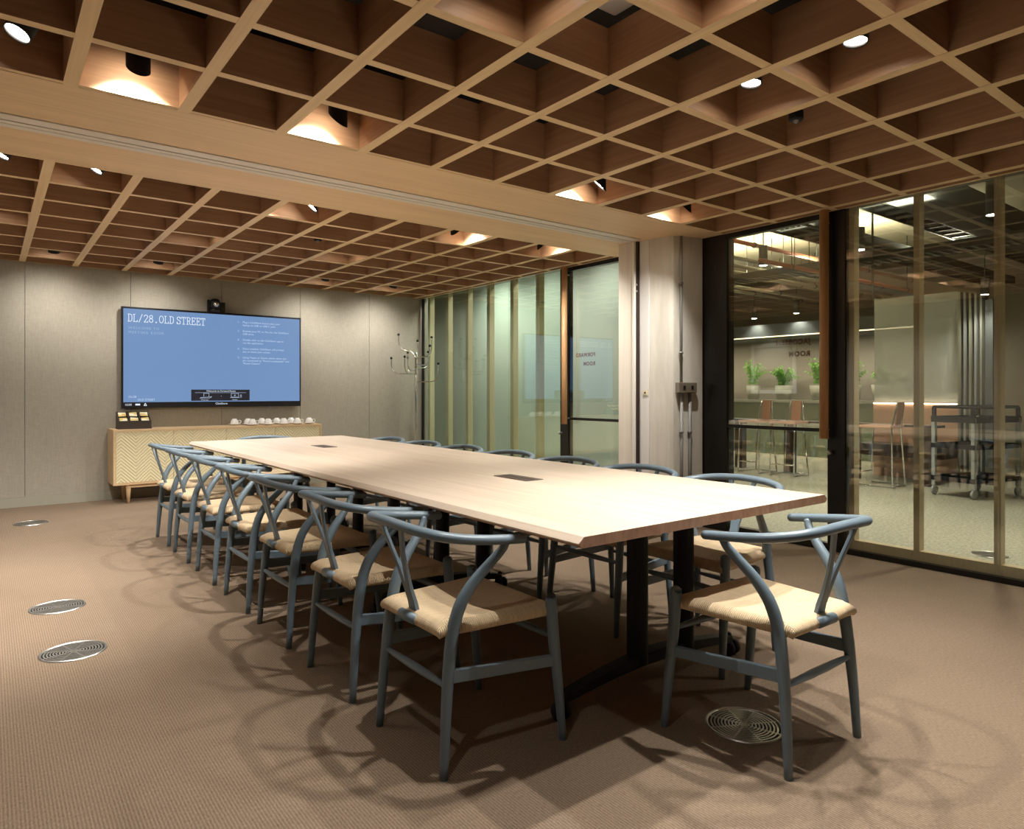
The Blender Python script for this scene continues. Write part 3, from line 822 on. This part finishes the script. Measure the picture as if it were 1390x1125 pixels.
# conference camera on top of the screen
t = thing('conference_camera', 'black conference camera perched on top of the wall screen', 'camera', (2.055, 8.21, VZ1))
obj('bracket', box(-0.075, -0.060, -0.01, 0.05, 0.0, 0.135), M['black'], t)
bm = B(); bev(box(-0.058, 0.045, -0.035, 0.045, 0.0, 0.048), 0.008); lathe(bm, [(0, 0), (.055, 0), (.055, .03), (.05, .04), (0, .04)], 20); obj('foot', bm, M['bezel'], t, True)
bm = B(); lathe(bm, [(0, .038), (.050, .038), (.056, .060), (.056, .110), (.045, .140), (.02, .152), (0, .153)], 24); obj('head', bm, M['bezel'], t, True)
bm = B(); tube(bm, [(-.005, -.045, .085), (-.005, -.066, .083)], .030, 20); obj('lens', bm, M['chrome'], t, True)
bm = B(); bx(bm, 0.048, 0.105, -0.02, 0.04, 0.0, 0.115); obj('side_unit', bev(bm, 0.006), M['bezel'], t)

# ------------------------------------------------------------------ coat stand
t = thing('coat_stand', 'tall chrome coat stand with curled arms and black knobs in the far corner', 'coat stand', (4.36, 7.72, 0))
bm = B(); lathe(bm, [(0, 0), (.19, 0), (.19, .008), (.05, .020), (.0175, .035), (0, .035)], 32); obj('base', bm, M['chrome'], t, True)
bm = B(); tube(bm, [(0, 0, .03), (0, 0, 1.62)], .0175, 16); obj('pole', bm, M['chrome'], t, True)
def arm(ang, z0, reach, rise, drop=0.0):
    dx, dy = math.cos(ang), math.sin(ang)
    pts = [(0.012*dx, 0.012*dy, z0), (reach*.45*dx, reach*.45*dy, z0-drop), (reach*.8*dx, reach*.8*dy, z0-drop+.01), (reach*dx, reach*dy, z0-drop+rise*.35), (reach*1.02*dx, reach*1.02*dy, z0+rise)]
    bm = B(); tube(bm, catmull(pts, 6), .0075, 10); a_ = obj('arm', bm, M['chrome'], t, True)
    k = B(); ball(k, (reach*1.02*dx, reach*1.02*dy, z0+rise+.012), .017); obj('knob', k, M['black'], a_, True)
for i, (ang, z0, reach, rise, drop) in enumerate([(2.55, 1.60, .215, .25, -.06), (-0.35, 1.56, .20, .26, -.02), (0.9, 1.58, .14, .20, 0), (-1.2, 1.48, .22, .22, .01), (2.45, 1.36, .31, .19, .0),
     (-2.6, 1.40, .20, .21, .0), (3.4, 1.36, .19, .20, .0), (-0.5, 1.26, .28, .22, .0), (0.35, 1.44, .24, .20, .0), (1.7, 1.38, .17, .18, .0)]):
    arm(ang, z0, reach, rise, drop)
bm = B()
for z in (1.36, 1.45, 1.57): tube(bm, [(0, 0, z-.012), (0, 0, z+.012)], .024, 16, dome=False)
obj('collar', bm, M['chrome'], t, True)

# ------------------------------------------------------------------ floor grilles
def grille(x, y, r, label, parent_mat=None, z=0.0):
    t = thing('floor_grille', label, 'floor vent', (x, y, z), 0, 'round floor air grilles')
    bm = B(); lathe(bm, [(0, .0002), (r*.93, .0002), (r*.93, .0010), (0, .0010)], 40); obj('dark_well', bm, M['void'], t)
    bm = B()
    n = 9
    for k in range(n):
        a = r*(0.10+0.09*k)
        lathe(bm, [(a, .001), (a, .0035), (a+r*.042, .0035), (a+r*.042, .001)], 48)
    for k in range(4):
        q = B(); bx(q, -r*.92, r*.92, -.003, .003, .001, .0028); bmesh.ops.rotate(q, matrix=Matrix.Rotation(PI*k/4+.3, 3, 'Z'), verts=q.verts)
        me = bpy.data.meshes.new('t'); q.to_mesh(me); q.free(); bm.from_mesh(me); bpy.data.meshes.remove(me)
    obj('ring_bars', bm, M['steel'], t)
    bm = B(); lathe(bm, [(r*.91, .0008), (r*.93, .005), (r*.985, .005), (r, .0005)], 48); obj('rim', bm, M['steel'], t, True)
    return t
grille(.300, 3.534, .128, 'round steel floor grille nearest the camera on the left carpet')
grille(.296, 4.312, .128, 'round steel floor grille second from the camera on the left carpet')
grille(.304, 7.205, .128, 'round steel floor grille near the skirting of the fabric wall')
grille(2.04, 1.371, .128, 'round dark floor grille beneath the chair at the near table end')

# ------------------------------------------------------------------ downlights
CXs = lambda i: GX0+GSX*(i+0.5)
def downlight(x, y, zl, tilt, az, label, watts, ang=95, blend=0.75, r=0.046):
    t = thing('spotlight', label, 'ceiling light', (x, y, zl), 0, 'black spotlights in the ceiling coffers')
    h = max(0.12, 2.66-zl)
    R_ = Matrix.Rotation(az, 4, 'Z') @ Matrix.Rotation(tilt, 4, 'Y')
    if tilt < 0.6:
        bm = B(); lathe(bm, [(r-.004, .012), (r-.004, .002), (r, 0), (r, .20), (r-.004, .204), (0, .204)], 24)
        b_ = obj('barrel', bm, M['black'], t, True)
        bm = B(); lathe(bm, [(0, .010), (r-.005, .010), (r-.005, .013), (0, .013)], 24)
        obj('lens', bm, M['lens'], b_)
        b_.matrix_local = R_
    else:           # upright barrel with a slanted mouth
        ca, sa = -math.cos(az), -math.sin(az); n = 28
        ring = lambda bm, rr, f: [bm.verts.new((rr*math.cos(2*PI*k/n), rr*math.sin(2*PI*k/n), f(rr*math.cos(2*PI*k/n)*ca+rr*math.sin(2*PI*k/n)*sa))) for k in range(n)]
        bm = B(); a = ring(bm, r-.005, lambda q: q+.012); b = ring(bm, r-.005, lambda q: q); c = ring(bm, r, lambda q: q); d = ring(bm, r, lambda q: .19)
        for u_, v_ in ((a, b), (b, c), (c, d)):
            for k in range(n): bm.faces.new((u_[k], u_[(k+1) % n], v_[(k+1) % n], v_[k]))
        bm.faces.new(d)
        b_ = obj('barrel', bm, M['black'], t)
        bm = B(); a = ring(bm, r-.006, lambda q: q+.009); b = ring(bm, r-.006, lambda q: q+.012)
        bm.faces.new(a); bm.faces.new(b)
        for k in range(n): bm.faces.new((a[k], a[(k+1) % n], b[(k+1) % n], b[k]))
        obj('lens', bm, M['lens'], b_)
    bm = B(); bx(bm, -.012, .012, -.012, .012, .15, max(.24, 2.97-zl)); obj('stem', bm, M['black'], t)
    d = bpy.data.lights.new('spot', 'SPOT'); d.energy = watts; d.spot_size = math.radians(ang); d.spot_blend = blend
    d.color = (1.0, 0.95, 0.88); d.shadow_soft_size = 0.020
    s = link(bpy.data.objects.new('spot_lamp', d)); s.parent = t
    s.matrix_local = R_ @ Matrix.Translation((0, 0, 0.002 if tilt < .6 else -.004))
    return t
W = 68
YB1 = 3.160
def A(dx, dy): return math.atan2(dy, dx)+PI     # aim
DL = [  # x, y, lens z, tilt, aim, label, watts
 (0.090, 3.18, 2.475, .45, A(-1, -.4), 'tilted bright spotlight in the top left corner coffer by the bulkhead', W*2),
 (0.500, 3.205, 2.470, .75, A(0, 1), 'black cylinder spotlight in the second coffer from the left along the bulkhead', W*2.2),
 (1.374, 3.205, 2.470, .75, A(-.35, 1), 'black cylinder spotlight in the coffer above the near part of the left chair row', W*2.2),
 (3.160, 3.20, 2.470, .72, A(-.6, .8), 'spotlight glaring in the bulkhead coffer left of the column', W*2.2),
 (4.030, 3.20, 2.470, .62, A(-.3, .9), 'spotlight glaring in the last bulkhead coffer above the column', W*1.8),
 (2.685, 1.770, 2.490, .10, A(-.5, .2), 'bright round spotlight in the near ceiling beside the black sensor', W*1.2),
 (2.685, 1.310, 2.490, .10, A(-.5, .2), 'bright round spotlight highest at the right of the near ceiling', W*1.2),
 (1.374, 1.770, 2.520, .0, 0, 'recessed spotlight lighting its coffer at the top middle, left of the white unit', W*1.3),
 (1.812, 1.310, 2.520, .0, 0, 'recessed spotlight lighting its coffer at the top edge beside the white unit', W*1.3),
 (2.250, 0.840, 2.520, .0, 0, 'recessed spotlight lighting the coffer at the top edge, right of the white unit', W*1.8),
 (0.059, 4.800, 2.455, .45, A(-1, -.1), 'spotlight cut by the left edge, in the far ceiling beside the bulkhead', W*2),
 (0.515, 4.800, 2.465, .58, A(-1, -.1), 'tilted bright spotlight in the far ceiling, left part, beside the bulkhead', W*2),
 (1.850, 4.800, 2.465, .85, A(-1, .25), 'tilted spotlight in the far ceiling beside the bulkhead above the black sensor', W*1.5),
 (3.090, 4.800, 2.465, .85, A(1, .3), 'black spotlight with its glow in the far ceiling beyond the middle of the bulkhead', W*1.5),
 (4.020, 4.800, 2.465, .66, A(1, -.2), 'tilted bright spotlight in the far ceiling nearest the pale jamb', W*.75),
 (0.497, 7.66, 2.425, .42, A(0, 1), 'spotlight before the fabric wall, leftmost of its row', W*.68),
 (1.374, 7.66, 2.425, .42, A(0, 1), 'spotlight before the fabric wall above the left half of the screen', W*.68),
 (3.127, 7.66, 2.425, .42, A(0, 1), 'spotlight before the fabric wall just right of the screen', W*.78),
 (4.003, 7.66, 2.425, .42, A(0, 1), 'spotlight before the fabric wall above the coat stand', W*.85),
 (1.374, 6.205, 2.520, .0, 0, 'hidden spotlight glowing in a mid coffer of the far ceiling, left of the sensor', W*2),
 (0.059, 6.205, 2.520, .0, 0, 'hidden spotlight glowing in the far ceiling at the left edge', W*2),
 (2.690, 6.205, 2.540, .0, 0, 'hidden spotlight deep in the far ceiling above the far table end', W*1.0),
]
for (x, y, zl, ti, az, lab, w_) in DL: downlight(x, y, zl, ti, az, lab, w_, 125 if y > 7 else 100, 1.0 if y > 7 else 0.75)

# bare lamps added out of view, to lift the bounce onto the ceiling
for (x, y, w_) in ((-.60, 1.77, 2), (-.60, 3.05, 2), (-.60, .40, 2), (.94, -.30, 2), (2.69, -.30, 2), (3.99, .40, 1.5), (-.60, 6.2, 2), (.06, .84, .8)):
    d = bpy.data.lights.new('spot', 'SPOT'); d.energy = W*w_*.6; d.spot_size = math.radians(100); d.spot_blend = .75
    d.color = (1.0, 0.95, 0.88); d.shadow_soft_size = 0.03
    link(bpy.data.objects.new('spot_lamp', d)).location = (x, y, 2.52)

d = bpy.data.lights.new('spot', 'SPOT'); d.energy = W*1.6; d.spot_size = math.radians(44); d.spot_blend = .6; d.color = (1.0, 0.95, 0.88); d.shadow_soft_size = 0.03  # unseen spot added to brighten the mirrored picture
o = link(bpy.data.objects.new('spot_lamp', d)); o.location = (-.38, 6.62, 2.50)
o.rotation_euler = (Vector((-1.15, 6.62, 1.53))-o.location).to_track_quat('-Z', 'Y').to_euler()

# ceiling sensors
def sensor(x, y, z, label):
    t = thing('ceiling_sensor', label, 'sensor', (x, y, z), 0, 'black ceiling sensors')
    bm = B(); lathe(bm, [(0, 0), (.030, 0), (.034, .006), (.034, .040), (.028, .048), (0, .048)], 24); obj('body', bm, M['black'], t, True)
    bm = B(); ball(bm, (0, 0, -.001), .014); obj('lens', bm, M['galv'], t, True)
    bm = B(); tube(bm, [(0, 0, .045), (0, 0, 2.975-z)], .010, 10, dome=False); obj('stem', bm, M['black'], t)
sensor(3.105, 1.80, 2.440, 'small black sensor hanging in the near ceiling below two bright spotlights')
sensor(2.300, 5.80, 2.450, 'small black sensor hanging in the far ceiling above the table')
# white tile seen up through the lattice
bm = bev(box(1.50, 2.02, 1.25, 1.955, 2.645, 2.675), 0.012)
tag(obj('ceiling_cassette', bm, M['white']), 'white flat unit seen up through a coffer at the top edge', 'ceiling unit')

# ------------------------------------------------------------------ things on the unseen walls, caught in the glass
t = thing('framed_picture', 'white framed picture on the left wall, seen only mirrored in the glass door', 'picture', (XL, 6.62, 1.53))
bm = B(); bx(bm, 0.001, .025, -.42, .42, .37, .43); bx(bm, 0.001, .025, -.42, .42, -.43, -.37); bx(bm, 0.001, .025, -.42, -.36, -.37, .37); bx(bm, 0.001, .025, .36, .42, -.37, .37)
obj('frame', bm, M['art_white'], t)
p_ = obj('print', box(0.001, .008, -.36, .36, -.37, .37), M['art_mid'], t)
obj('dark_shape', box(0.008, .010, -.22, .28, -.33, -.02), M['art_dark'], p_)

# ------------------------------------------------------------------ corridor beyond the glass
struct('floor_corridor', box(XG+0.02, 13, -2, 10.5, -0.12, -0.002), M['terrazzo'])
struct('ceiling_corridor', box(XG+0.15, 13, -2, 10.5, 3.20, 3.35), M['slab'])
struct('wall_far', box(12.0, 12.15, -2, 10.5, 0, 3.2), M['taupe'])
struct('wall_corridor_end', box(XG+0.1, 13, 10.4, 10.5, 0, 3.2), M['taupe'])
struct('wall_corridor_near', box(XG+0.1, 13, -2.1, -2.0, 0, 3.2), M['olive'])
struct('wall_side', box(9.9, 10.05, -2, 2.62, 0, 2.62), M['olive'])
struct('wall_green', bev(box(6.0, 6.15, 4.95, 10.4, 0, 2.75), 0.01), M['sage'])
struct('trim_6', box(10.7, 12.0, 4.3, 10.4, 2.085, 2.29), M['soffit'])
obj('light_strip', box(10.69, 10.72, 4.3, 10.3, 2.070, 2.084), M['led_dim'], bpy.data.objects['trim_6'])
# planter ledge with green front
t = thing('planter_ledge', 'long sage fronted ledge carrying potted plants beyond the glass', 'planter', (0, 0, 0))
obj('front_panel', box(11.40, 11.60, 4.75, 10.3, 0.0, 0.94), M['sagepanel'], t)
obj('shelf', box(11.33, 11.95, 4.72, 10.3, 0.94, 0.985), M['pot'], t)

def plant(x, y, z, h, spread, n, m, label, pot=0.15, kind='fern'):
    t = thing('potted_plant', label, 'plant', (x, y, z), 0, 'potted plants on the ledge')
    bm = B(); lathe(bm, [(0, 0), (pot*.75, 0), (pot, .26), (pot*.92, .26), (pot*.9, .23), (0, .23)], 20); obj('pot', bm, M['pot'], t, True)
    bm = B()
    for k in range(n):
        a = random.uniform(0, 2*PI); tl = random.uniform(.35, 1.0); L_ = h*random.uniform(.65, 1.05)
        pts = []
        for q in range(6):
            f = q/5
            pts.append(Vector((math.cos(a)*spread*tl*f**1.4, math.sin(a)*spread*tl*f**1.4, .23+L_*(f-0.42*tl*f*f))))
        s_ = Vector((-math.sin(a), math.cos(a), 0))
        wd = (.016 if kind == 'fern' else .050)
        prev = None
        for q, p in enumerate(pts):
            w_ = wd*math.sin(PI*(0.12+0.86*q/5))
            cur = (bm.verts.new(p-s_*w_), bm.verts.new(p+Vector((0, 0, .25*w_))), bm.verts.new(p+s_*w_))
            if prev:
                bm.faces.new((prev[0], prev[1], cur[1], cur[0])); bm.faces.new((prev[1], prev[2], cur[2], cur[1]))
            prev = cur
        if kind == 'fern':
            for q in range(1, 6):
                for sg in (-1, 1):
                    b0 = pts[q]; tip = b0+s_*sg*.10*(1.15-q/6)+Vector((math.cos(a)*.03, math.sin(a)*.03, -.02))
                    d_ = (pts[q]-pts[q-1]).normalized()*.018
                    bm.faces.new((bm.verts.new(b0-d_), bm.verts.new(tip), bm.verts.new(b0+d_)))
    obj('foliage', bm, m, t)
PZ = 0.985
plant(11.58, 8.20, PZ, .34, .20, 26, M['leaf2'], 'variegated leafy plant at the left edge of the door glass', .12, 'broad')
plant(11.58, 7.58, PZ, .60, .24, 30, M['leaf'], 'tall palm-like plant left of the mirrored picture frame', .13)
plant(11.58, 6.95, PZ, .44, .25, 64, M['leaf'], 'bushy green fern behind the mirrored picture frame', .16)
plant(11.58, 6.28, PZ, .62, .25, 34, M['leaf'], 'tall fern beside the timber door pull', .16)
plant(11.58, 5.68, PZ, .50, .20, 40, M['leaf'], 'fern just right of the black door stile', .13)
plant(11.58, 5.22, PZ, .40, .14, 46, M['leaf'], 'dense fern in a wide grey pot right of the black stile', .16)
plant(11.58, 4.90, PZ, .28, .10, 30, M['leaf2'], 'pale trailing plant at the right end of the ledge', .10, 'broad')

# lit copper back panel with bench
t = thing('banquette', 'copper-backed bench glowing under a light strip beyond the glass', 'bench', (0, 0, 0))
obj('back_panel', box(9.62, 9.70, 3.42, 4.45, 0.0, 0.985), M['peach'], t)
obj('light_strip', box(9.60, 9.62, 3.43, 4.44, 0.970, 0.984), M['led'], t)
obj('seat', bev(box(9.20, 9.61, 3.42, 4.45, 0.30, 0.46), 0.02), M['darkwood'], t)
t = thing('bar_table', 'dark narrow bar table behind the chrome stools beyond the glass', 'table', (0, 0, 0))
obj('top', box(8.85, 9.12, 3.38, 6.3, 0.70, 0.73), M['darkwood'], t)
for y in (3.5, 4.4, 5.3, 6.1): obj('leg', box(8.93, 9.05, y-.06, y+.06, 0, 0.70), M['darkwood'], t)

def make_stool():
    t = thing('bar_stool', 'x', 'stool', group='chrome bar stools beyond the glass')
    for s in (-1, 1):
        pts = [(.20, s*.17, .012), (-.20, s*.17, .012), (-.17, s*.12, .70), (-.22, s*.085, 1.0)]
        bm = B(); tube(bm, pts, .011, 8, up=(0, 1, 0)); obj('side_frame', bm, M['chrome'], t, True)
        bm = B(); tube(bm, [(.20, s*.17, .012), (.17, s*.165, .70)], .011, 8); obj('leg', bm, M['chrome'], t, True)
    bm = B(); tube(bm, [(.195, -.17, .16), (.195, .17, .16)], .009, 8); tube(bm, [(-.195, -.17, .012), (-.195, .17, .012)], .009, 8); obj('footrest', bm, M['chrome'], t, True)
    obj('seat', bev(box(-.19, .19, -.18, .18, .70, .735), .012), M['leather'], t)
    bm = B(); extr(bm, [(-.178, -.066, .74), (-.178, .066, .74), (-.215, .066, 1.01), (-.215, -.066, 1.01)], (-.014, 0, 0)); obj('backrest', bm, M['leather'], t)
    return t
s0 = make_stool()
for i, (x, y, a, l) in enumerate([(8.55, 3.86, PI/2, 'chrome framed bar stool just right of the black stile, side on'), (8.62, 5.58, PI*.98, 'leather backed bar stool seen left in the door glass'),
                                  (8.62, 5.10, PI*1.02, 'leather backed bar stool in the middle of the door glass')]):
    c = s0 if i == 0 else copy_tree(s0)
    c.location = (x, y, 0); c.rotation_euler = (0, 0, a); c['label'] = l

# service trolley
t = thing('service_trolley', 'black three-tier service trolley with grey posts beyond the glass', 'trolley', (8.62, 2.89, 0), math.atan2(-.18, .74))
L_, W_ = .40, .235
for (z, h) in ((.165, .05), (.52, .05)):
    bm = B(); bx(bm, -L_, L_, -W_, W_, z, z+.012)
    for a0, a1, b0, b1 in ((-L_, L_, -W_, -W_+.012), (-L_, L_, W_-.012, W_), (-L_, -L_+.012, -W_, W_), (L_-.012, L_, -W_, W_)): bx(bm, a0, a1, b0, b1, z+.012, z+h)
    obj('shelf', bm, M['matte'], t)
bm = B(); bx(bm, -L_, L_, -W_, W_, .80, .812)
for a0, a1, b0, b1 in ((-L_, L_, -W_, -W_+.012), (-L_, L_, W_-.012, W_), (-L_, -L_+.012, -W_, W_), (L_-.012, L_, -W_, W_)): bx(bm, a0, a1, b0, b1, .812, .865)
obj('shelf', bm, M['matte'], t)
for sx_ in (-1, 1):
    for sy_ in (-1, 1):
        bm = B(); bx(bm, sx_*(L_-.025)-.020, sx_*(L_-.025)+.020, sy_*(W_-.02)-.020, sy_*(W_-.02)+.020, .10, .86); obj('post', bev(bm, .006), M['grey_post'], t)
        bm = B(); q = B(); lathe(q, [(0, -.014), (.045, -.014), (.052, -.008), (.052, .008), (.045, .014), (0, .014)], 20)
        bmesh.ops.rotate(q, matrix=Matrix.Rotation(PI/2, 3, 'X'), verts=q.verts); bmesh.ops.translate(q, vec=(sx_*(L_-.03), sy_*(W_-.02), .052), verts=q.verts)
        obj('caster', q, M['grey_post'], t, True); bm.free()
    for sy_ in (-1, 1):
        pts = [(sx_*(L_-.02), sy_*W_*.9, .86), (sx_*(L_-.02), sy_*W_*.9, .955)]
        bm = B(); tube(bm, pts, .022, 10); obj('handle_post', bm, M['matte'], t, True)
for sy_ in (-1, 1):
    bm = B(); tube(bm, [(-L_+.02, sy_*W_*.9, .965), (L_-.02, sy_*W_*.9, .965)], .017, 10); obj('handle', bm, M['matte'], t, True)
for sx_ in (-1, 1):
    bm = B(); tube(bm, [(sx_*(L_-.02), -W_*.9, .965), (sx_*(L_-.02), W_*.9, .965)], .017, 10); obj('handle', bm, M['matte'], t, True)

# milky glass screen with stacked leaves
t = thing('glass_screen', 'milky glass screen standing on the copper bench back, with stacked leaves', 'screen', (0, 0, 0))
obj('pane', box(9.64, 9.66, 3.425, 4.445, 0.99, 2.39), M['milk'], t)
for k in range(5):
    y = 3.40-.055*k
    obj('leaf', box(9.60+.01*k, 9.85, y-.012, y+.012, 0.02, 2.37-.012*k), M['grey_post'] if k % 2 else M['pot'], t)
obj('end_post', box(9.66, 9.80, 3.06, 3.14, 0, 2.25), M['soffit'], t)
# hang a second white-framed picture on the far wall behind it
t = thing('wall_picture', 'white framed dark picture on the far wall behind the milky screen', 'picture', (11.99, 4.15, 1.35))
obj('frame', box(-.03, 0, -.33, .33, -.36, .36), M['art_white'], t)
obj('print', box(-.034, -.03, -.24, .26, -.22, .28), M['art_mid'], t)

# overhead services
def duct(name, bm, m, label, cat, group=None): return tag(obj(name, bm, m), label, cat, group)
duct('air_duct', bev(box(5.6, 11.9, 2.40, 2.72, 2.74, 2.98), .01), M['duct'], 'big dark rectangular duct crossing the corridor ceiling at right', 'duct')
def ladder(y0, y1, x0, x1, z, label):
    t = thing('cable_ladder', label, 'cable tray', (0, 0, 0), 0, 'cable ladders in the corridor ceiling')
    bm = B(); bx(bm, x0, x1, y0, y0+.02, z, z+.09); bx(bm, x0, x1, y1-.02, y1, z, z+.09); obj('side_rail', bm, M['tray'], t)
    bm = B(); x = x0+.1
    while x < x1:
        bx(bm, x, x+.035, y0+.02, y1-.02, z+.01, z+.035); x += .22
    obj('rungs', bm, M['tray'], t)
    bm = B()
    for k in range(5):
        y = y0+.06+(y1-y0-.12)*k/4; tube(bm, [(x0, y, z+.055), (x1, y, z+.055)], .016, 6)
    obj('cables', bm, M['duct'], t)
ladder(2.78, 3.02, 5.3, 11.8, 2.78, 'cable ladder beside the big dark duct')
ladder(3.46, 3.82, 5.3, 11.8, 2.70, 'lower cable ladder left of the wider one')
t = thing('cable_basket', 'perforated cable tray running across beneath the ladders', 'cable tray', (0, 0, 0))
bm = B(); bx(bm, 7.55, 7.57, 1.2, 6.5, 2.54, 2.62); bx(bm, 7.87, 7.89, 1.2, 6.5, 2.54, 2.62)
y = 1.25
while y < 6.5: bx(bm, 7.57, 7.87, y, y+.04, 2.54, 2.55); y += .10
obj('basket', bm, M['tray'], t); basket_t = t
def hangers(t, pts):
    for (x, y, z) in pts:
        bm = B(); tube(bm, [(x, y, z), (x, y, 3.2)], .005, 6, dome=False); obj('hanger', bm, M['tray'], t, True)
def pipe(pts, r, m, label):
    t = thing('pipe', label, 'pipe', (0, 0, 0), 0, 'pipes in the corridor ceiling')
    obj('run', tube(B(), pts, r, 10, dome=False), m, t, True)
    (x0, y, z), (x1, _, _) = pts[0], pts[-1]
    q = B(); x = x0+.6
    while x < x1:
        tube(q, [(x-.012, y, z), (x+.012, y, z)], r+.008, 10, dome=False); x += 1.4
    obj('clamp', q, M['tray'], t, True)
    hangers(t, [(x0+.6, y, z+r), (x0+2.0, y, z+r), (x0+3.4, y, z+r)])
    return t
hangers(basket_t, [(7.56, 2.0, 2.6), (7.88, 2.0, 2.6), (7.56, 4.4, 2.6), (7.88, 4.4, 2.6)])
pipe([(5.2, 4.70, 2.86), (11.9, 4.70, 2.86)], .025, M['redpipe'], 'copper red pipe crossing the top of the door glass')
pipe([(6.3, 4.05, 2.48), (11.9, 4.05, 2.48)], .022, M['redpipe'], 'lower copper red pipe behind the middle mullion')
for k, (y, z) in enumerate([(5.05, 2.78), (5.22, 2.74), (5.38, 2.70), (5.60, 2.74), (5.95, 2.66), (6.4, 2.7)]):
    pipe([(6.4, y, z), (11.9, y, z)], .024, M['pipe'], ['pale pipe nearest the copper pipe', 'second pale pipe from the copper pipe', 'third pale pipe from the copper pipe', 'fourth pale pipe from the copper pipe', 'fifth pale pipe, lower than its neighbours', 'last pale pipe, farthest from the copper pipe'][k]+' in the door glass')
def pendant(x, y, z0, h, r, label, watts=40, ang=120):
    t = thing('pendant_lamp', label, 'pendant light', (x, y, z0), 0, 'charcoal cylinder pendants beyond the glass')
    bm = B(); lathe(bm, [(r-.004, .006), (r, 0), (r, h), (0, h)], 20); obj('shade', bm, M['pendant'], t, True)
    bm = B(); lathe(bm, [(0, .004), (r-.005, .004), (r-.005, .008), (0, .008)], 20); obj('lens', bm, M['lens'], t)
    bm = B(); tube(bm, [(0, 0, h), (0, 0, 3.2-z0)], .006, 8, dome=False); obj('rod', bm, M['pendant'], t)
    d = bpy.data.lights.new('spot', 'SPOT'); d.energy = watts; d.spot_size = math.radians(ang); d.spot_blend = .7; d.color = (1.0, .94, .80); d.shadow_soft_size = .05
    s = link(bpy.data.objects.new('spot_lamp', d)); s.parent = t; s.location = (0, 0, -.002)
CW = 150
pendant(7.0, 4.456, 2.56, .225, .048, 'charcoal pendant high in the door glass beside the copper pipe', CW)
pendant(7.0, 3.386, 2.56, .225, .062, 'charcoal pendant just right of the black door stile', CW)
pendant(5.75, 1.82, 2.40, .26, .045, 'charcoal pendant beside the right mullion near the ceiling', CW)
pendant(9.4, 3.06, 2.28, .19, .045, 'charcoal pendant hanging low before the right mullion', CW*.35)
pendant(10.6, 6.92, 2.40, .20, .05, 'small charcoal pendant left in the door glass above the soffit', CW*.2)
pendant(10.6, 6.14, 2.42, .22, .05, 'small charcoal pendant above the mirrored lettering', CW*.2)
pendant(6.6, 0.2, 2.50, .225, .048, 'charcoal pendant beyond the right edge of the picture', CW)
for (y, w_) in ((5.9, 90), (7.0, 95), (8.05, 170)):      # unseen lamps added above the sight line to brighten the green wall
    d = bpy.data.lights.new('spot', 'SPOT'); d.energy = w_; d.spot_size = math.radians(150); d.spot_blend = 1.0; d.color = (1.0, .97, .86); d.shadow_soft_size = .12
    link(bpy.data.objects.new('spot_lamp', d)).location = (5.40, y, 2.95)
t = grille(5.52, 1.77, .11, 'round steel floor grille in the terrazzo beyond the glass')
t['group'] = 'round floor air grilles'
bm = B(); tube(bm, [(6.6, 3.06, 1.95), (6.6, 3.06, 3.2)], .010, 8)
tag(obj('drop_rod', bm, M['pendant']), 'thin dark rod hanging from the corridor ceiling behind the mullion', 'rod')
# soft corridor ambient: unseen area fills are added below the slab to brighten it
def area(name, loc, sx_, sy_, watts, rot=(0, 0, 0), col=(1.0, .88, .66)):
    d = bpy.data.lights.new(name, 'AREA'); d.shape = 'RECTANGLE'; d.size = sx_; d.size_y = sy_; d.energy = watts; d.color = col
    o = link(bpy.data.objects.new(name, d)); o.location = loc; o.rotation_euler = rot; return o
area('linear_downlight', (11.1, 7.2, 2.06), .05, 5.6, 75)
area('slab_fill', (8.4, 4.9, 2.72), .2, 4.0, 150, (PI, 0, 0))
area('slab_fill', (6.2, 3.0, 2.72), .2, 5.0, 70, (PI, 0, 0))

# ------------------------------------------------------------------ world and colour
w = bpy.data.worlds.new('world'); bpy.context.scene.world = w; w.use_nodes = True
w.node_tree.nodes['Background'].inputs['Color'].default_value = (0.05, 0.045, 0.035, 1)
w.node_tree.nodes['Background'].inputs['Strength'].default_value = 1.0
sc = bpy.context.scene
sc.view_settings.view_transform = 'Standard'; sc.view_settings.look = 'None'
sc.view_settings.exposure = 0.12; sc.view_settings.gamma = 1.0; sc.view_settings.use_curve_mapping = False
sc.cycles.use_denoising = True
sc.cycles.max_bounces = 10; sc.cycles.diffuse_bounces = 5; sc.cycles.glossy_bounces = 4; sc.cycles.transparent_max_bounces = 16
sc.cycles.caustics_reflective = False; sc.cycles.caustics_refractive = False
sc.cycles.sample_clamp_indirect = 4.0
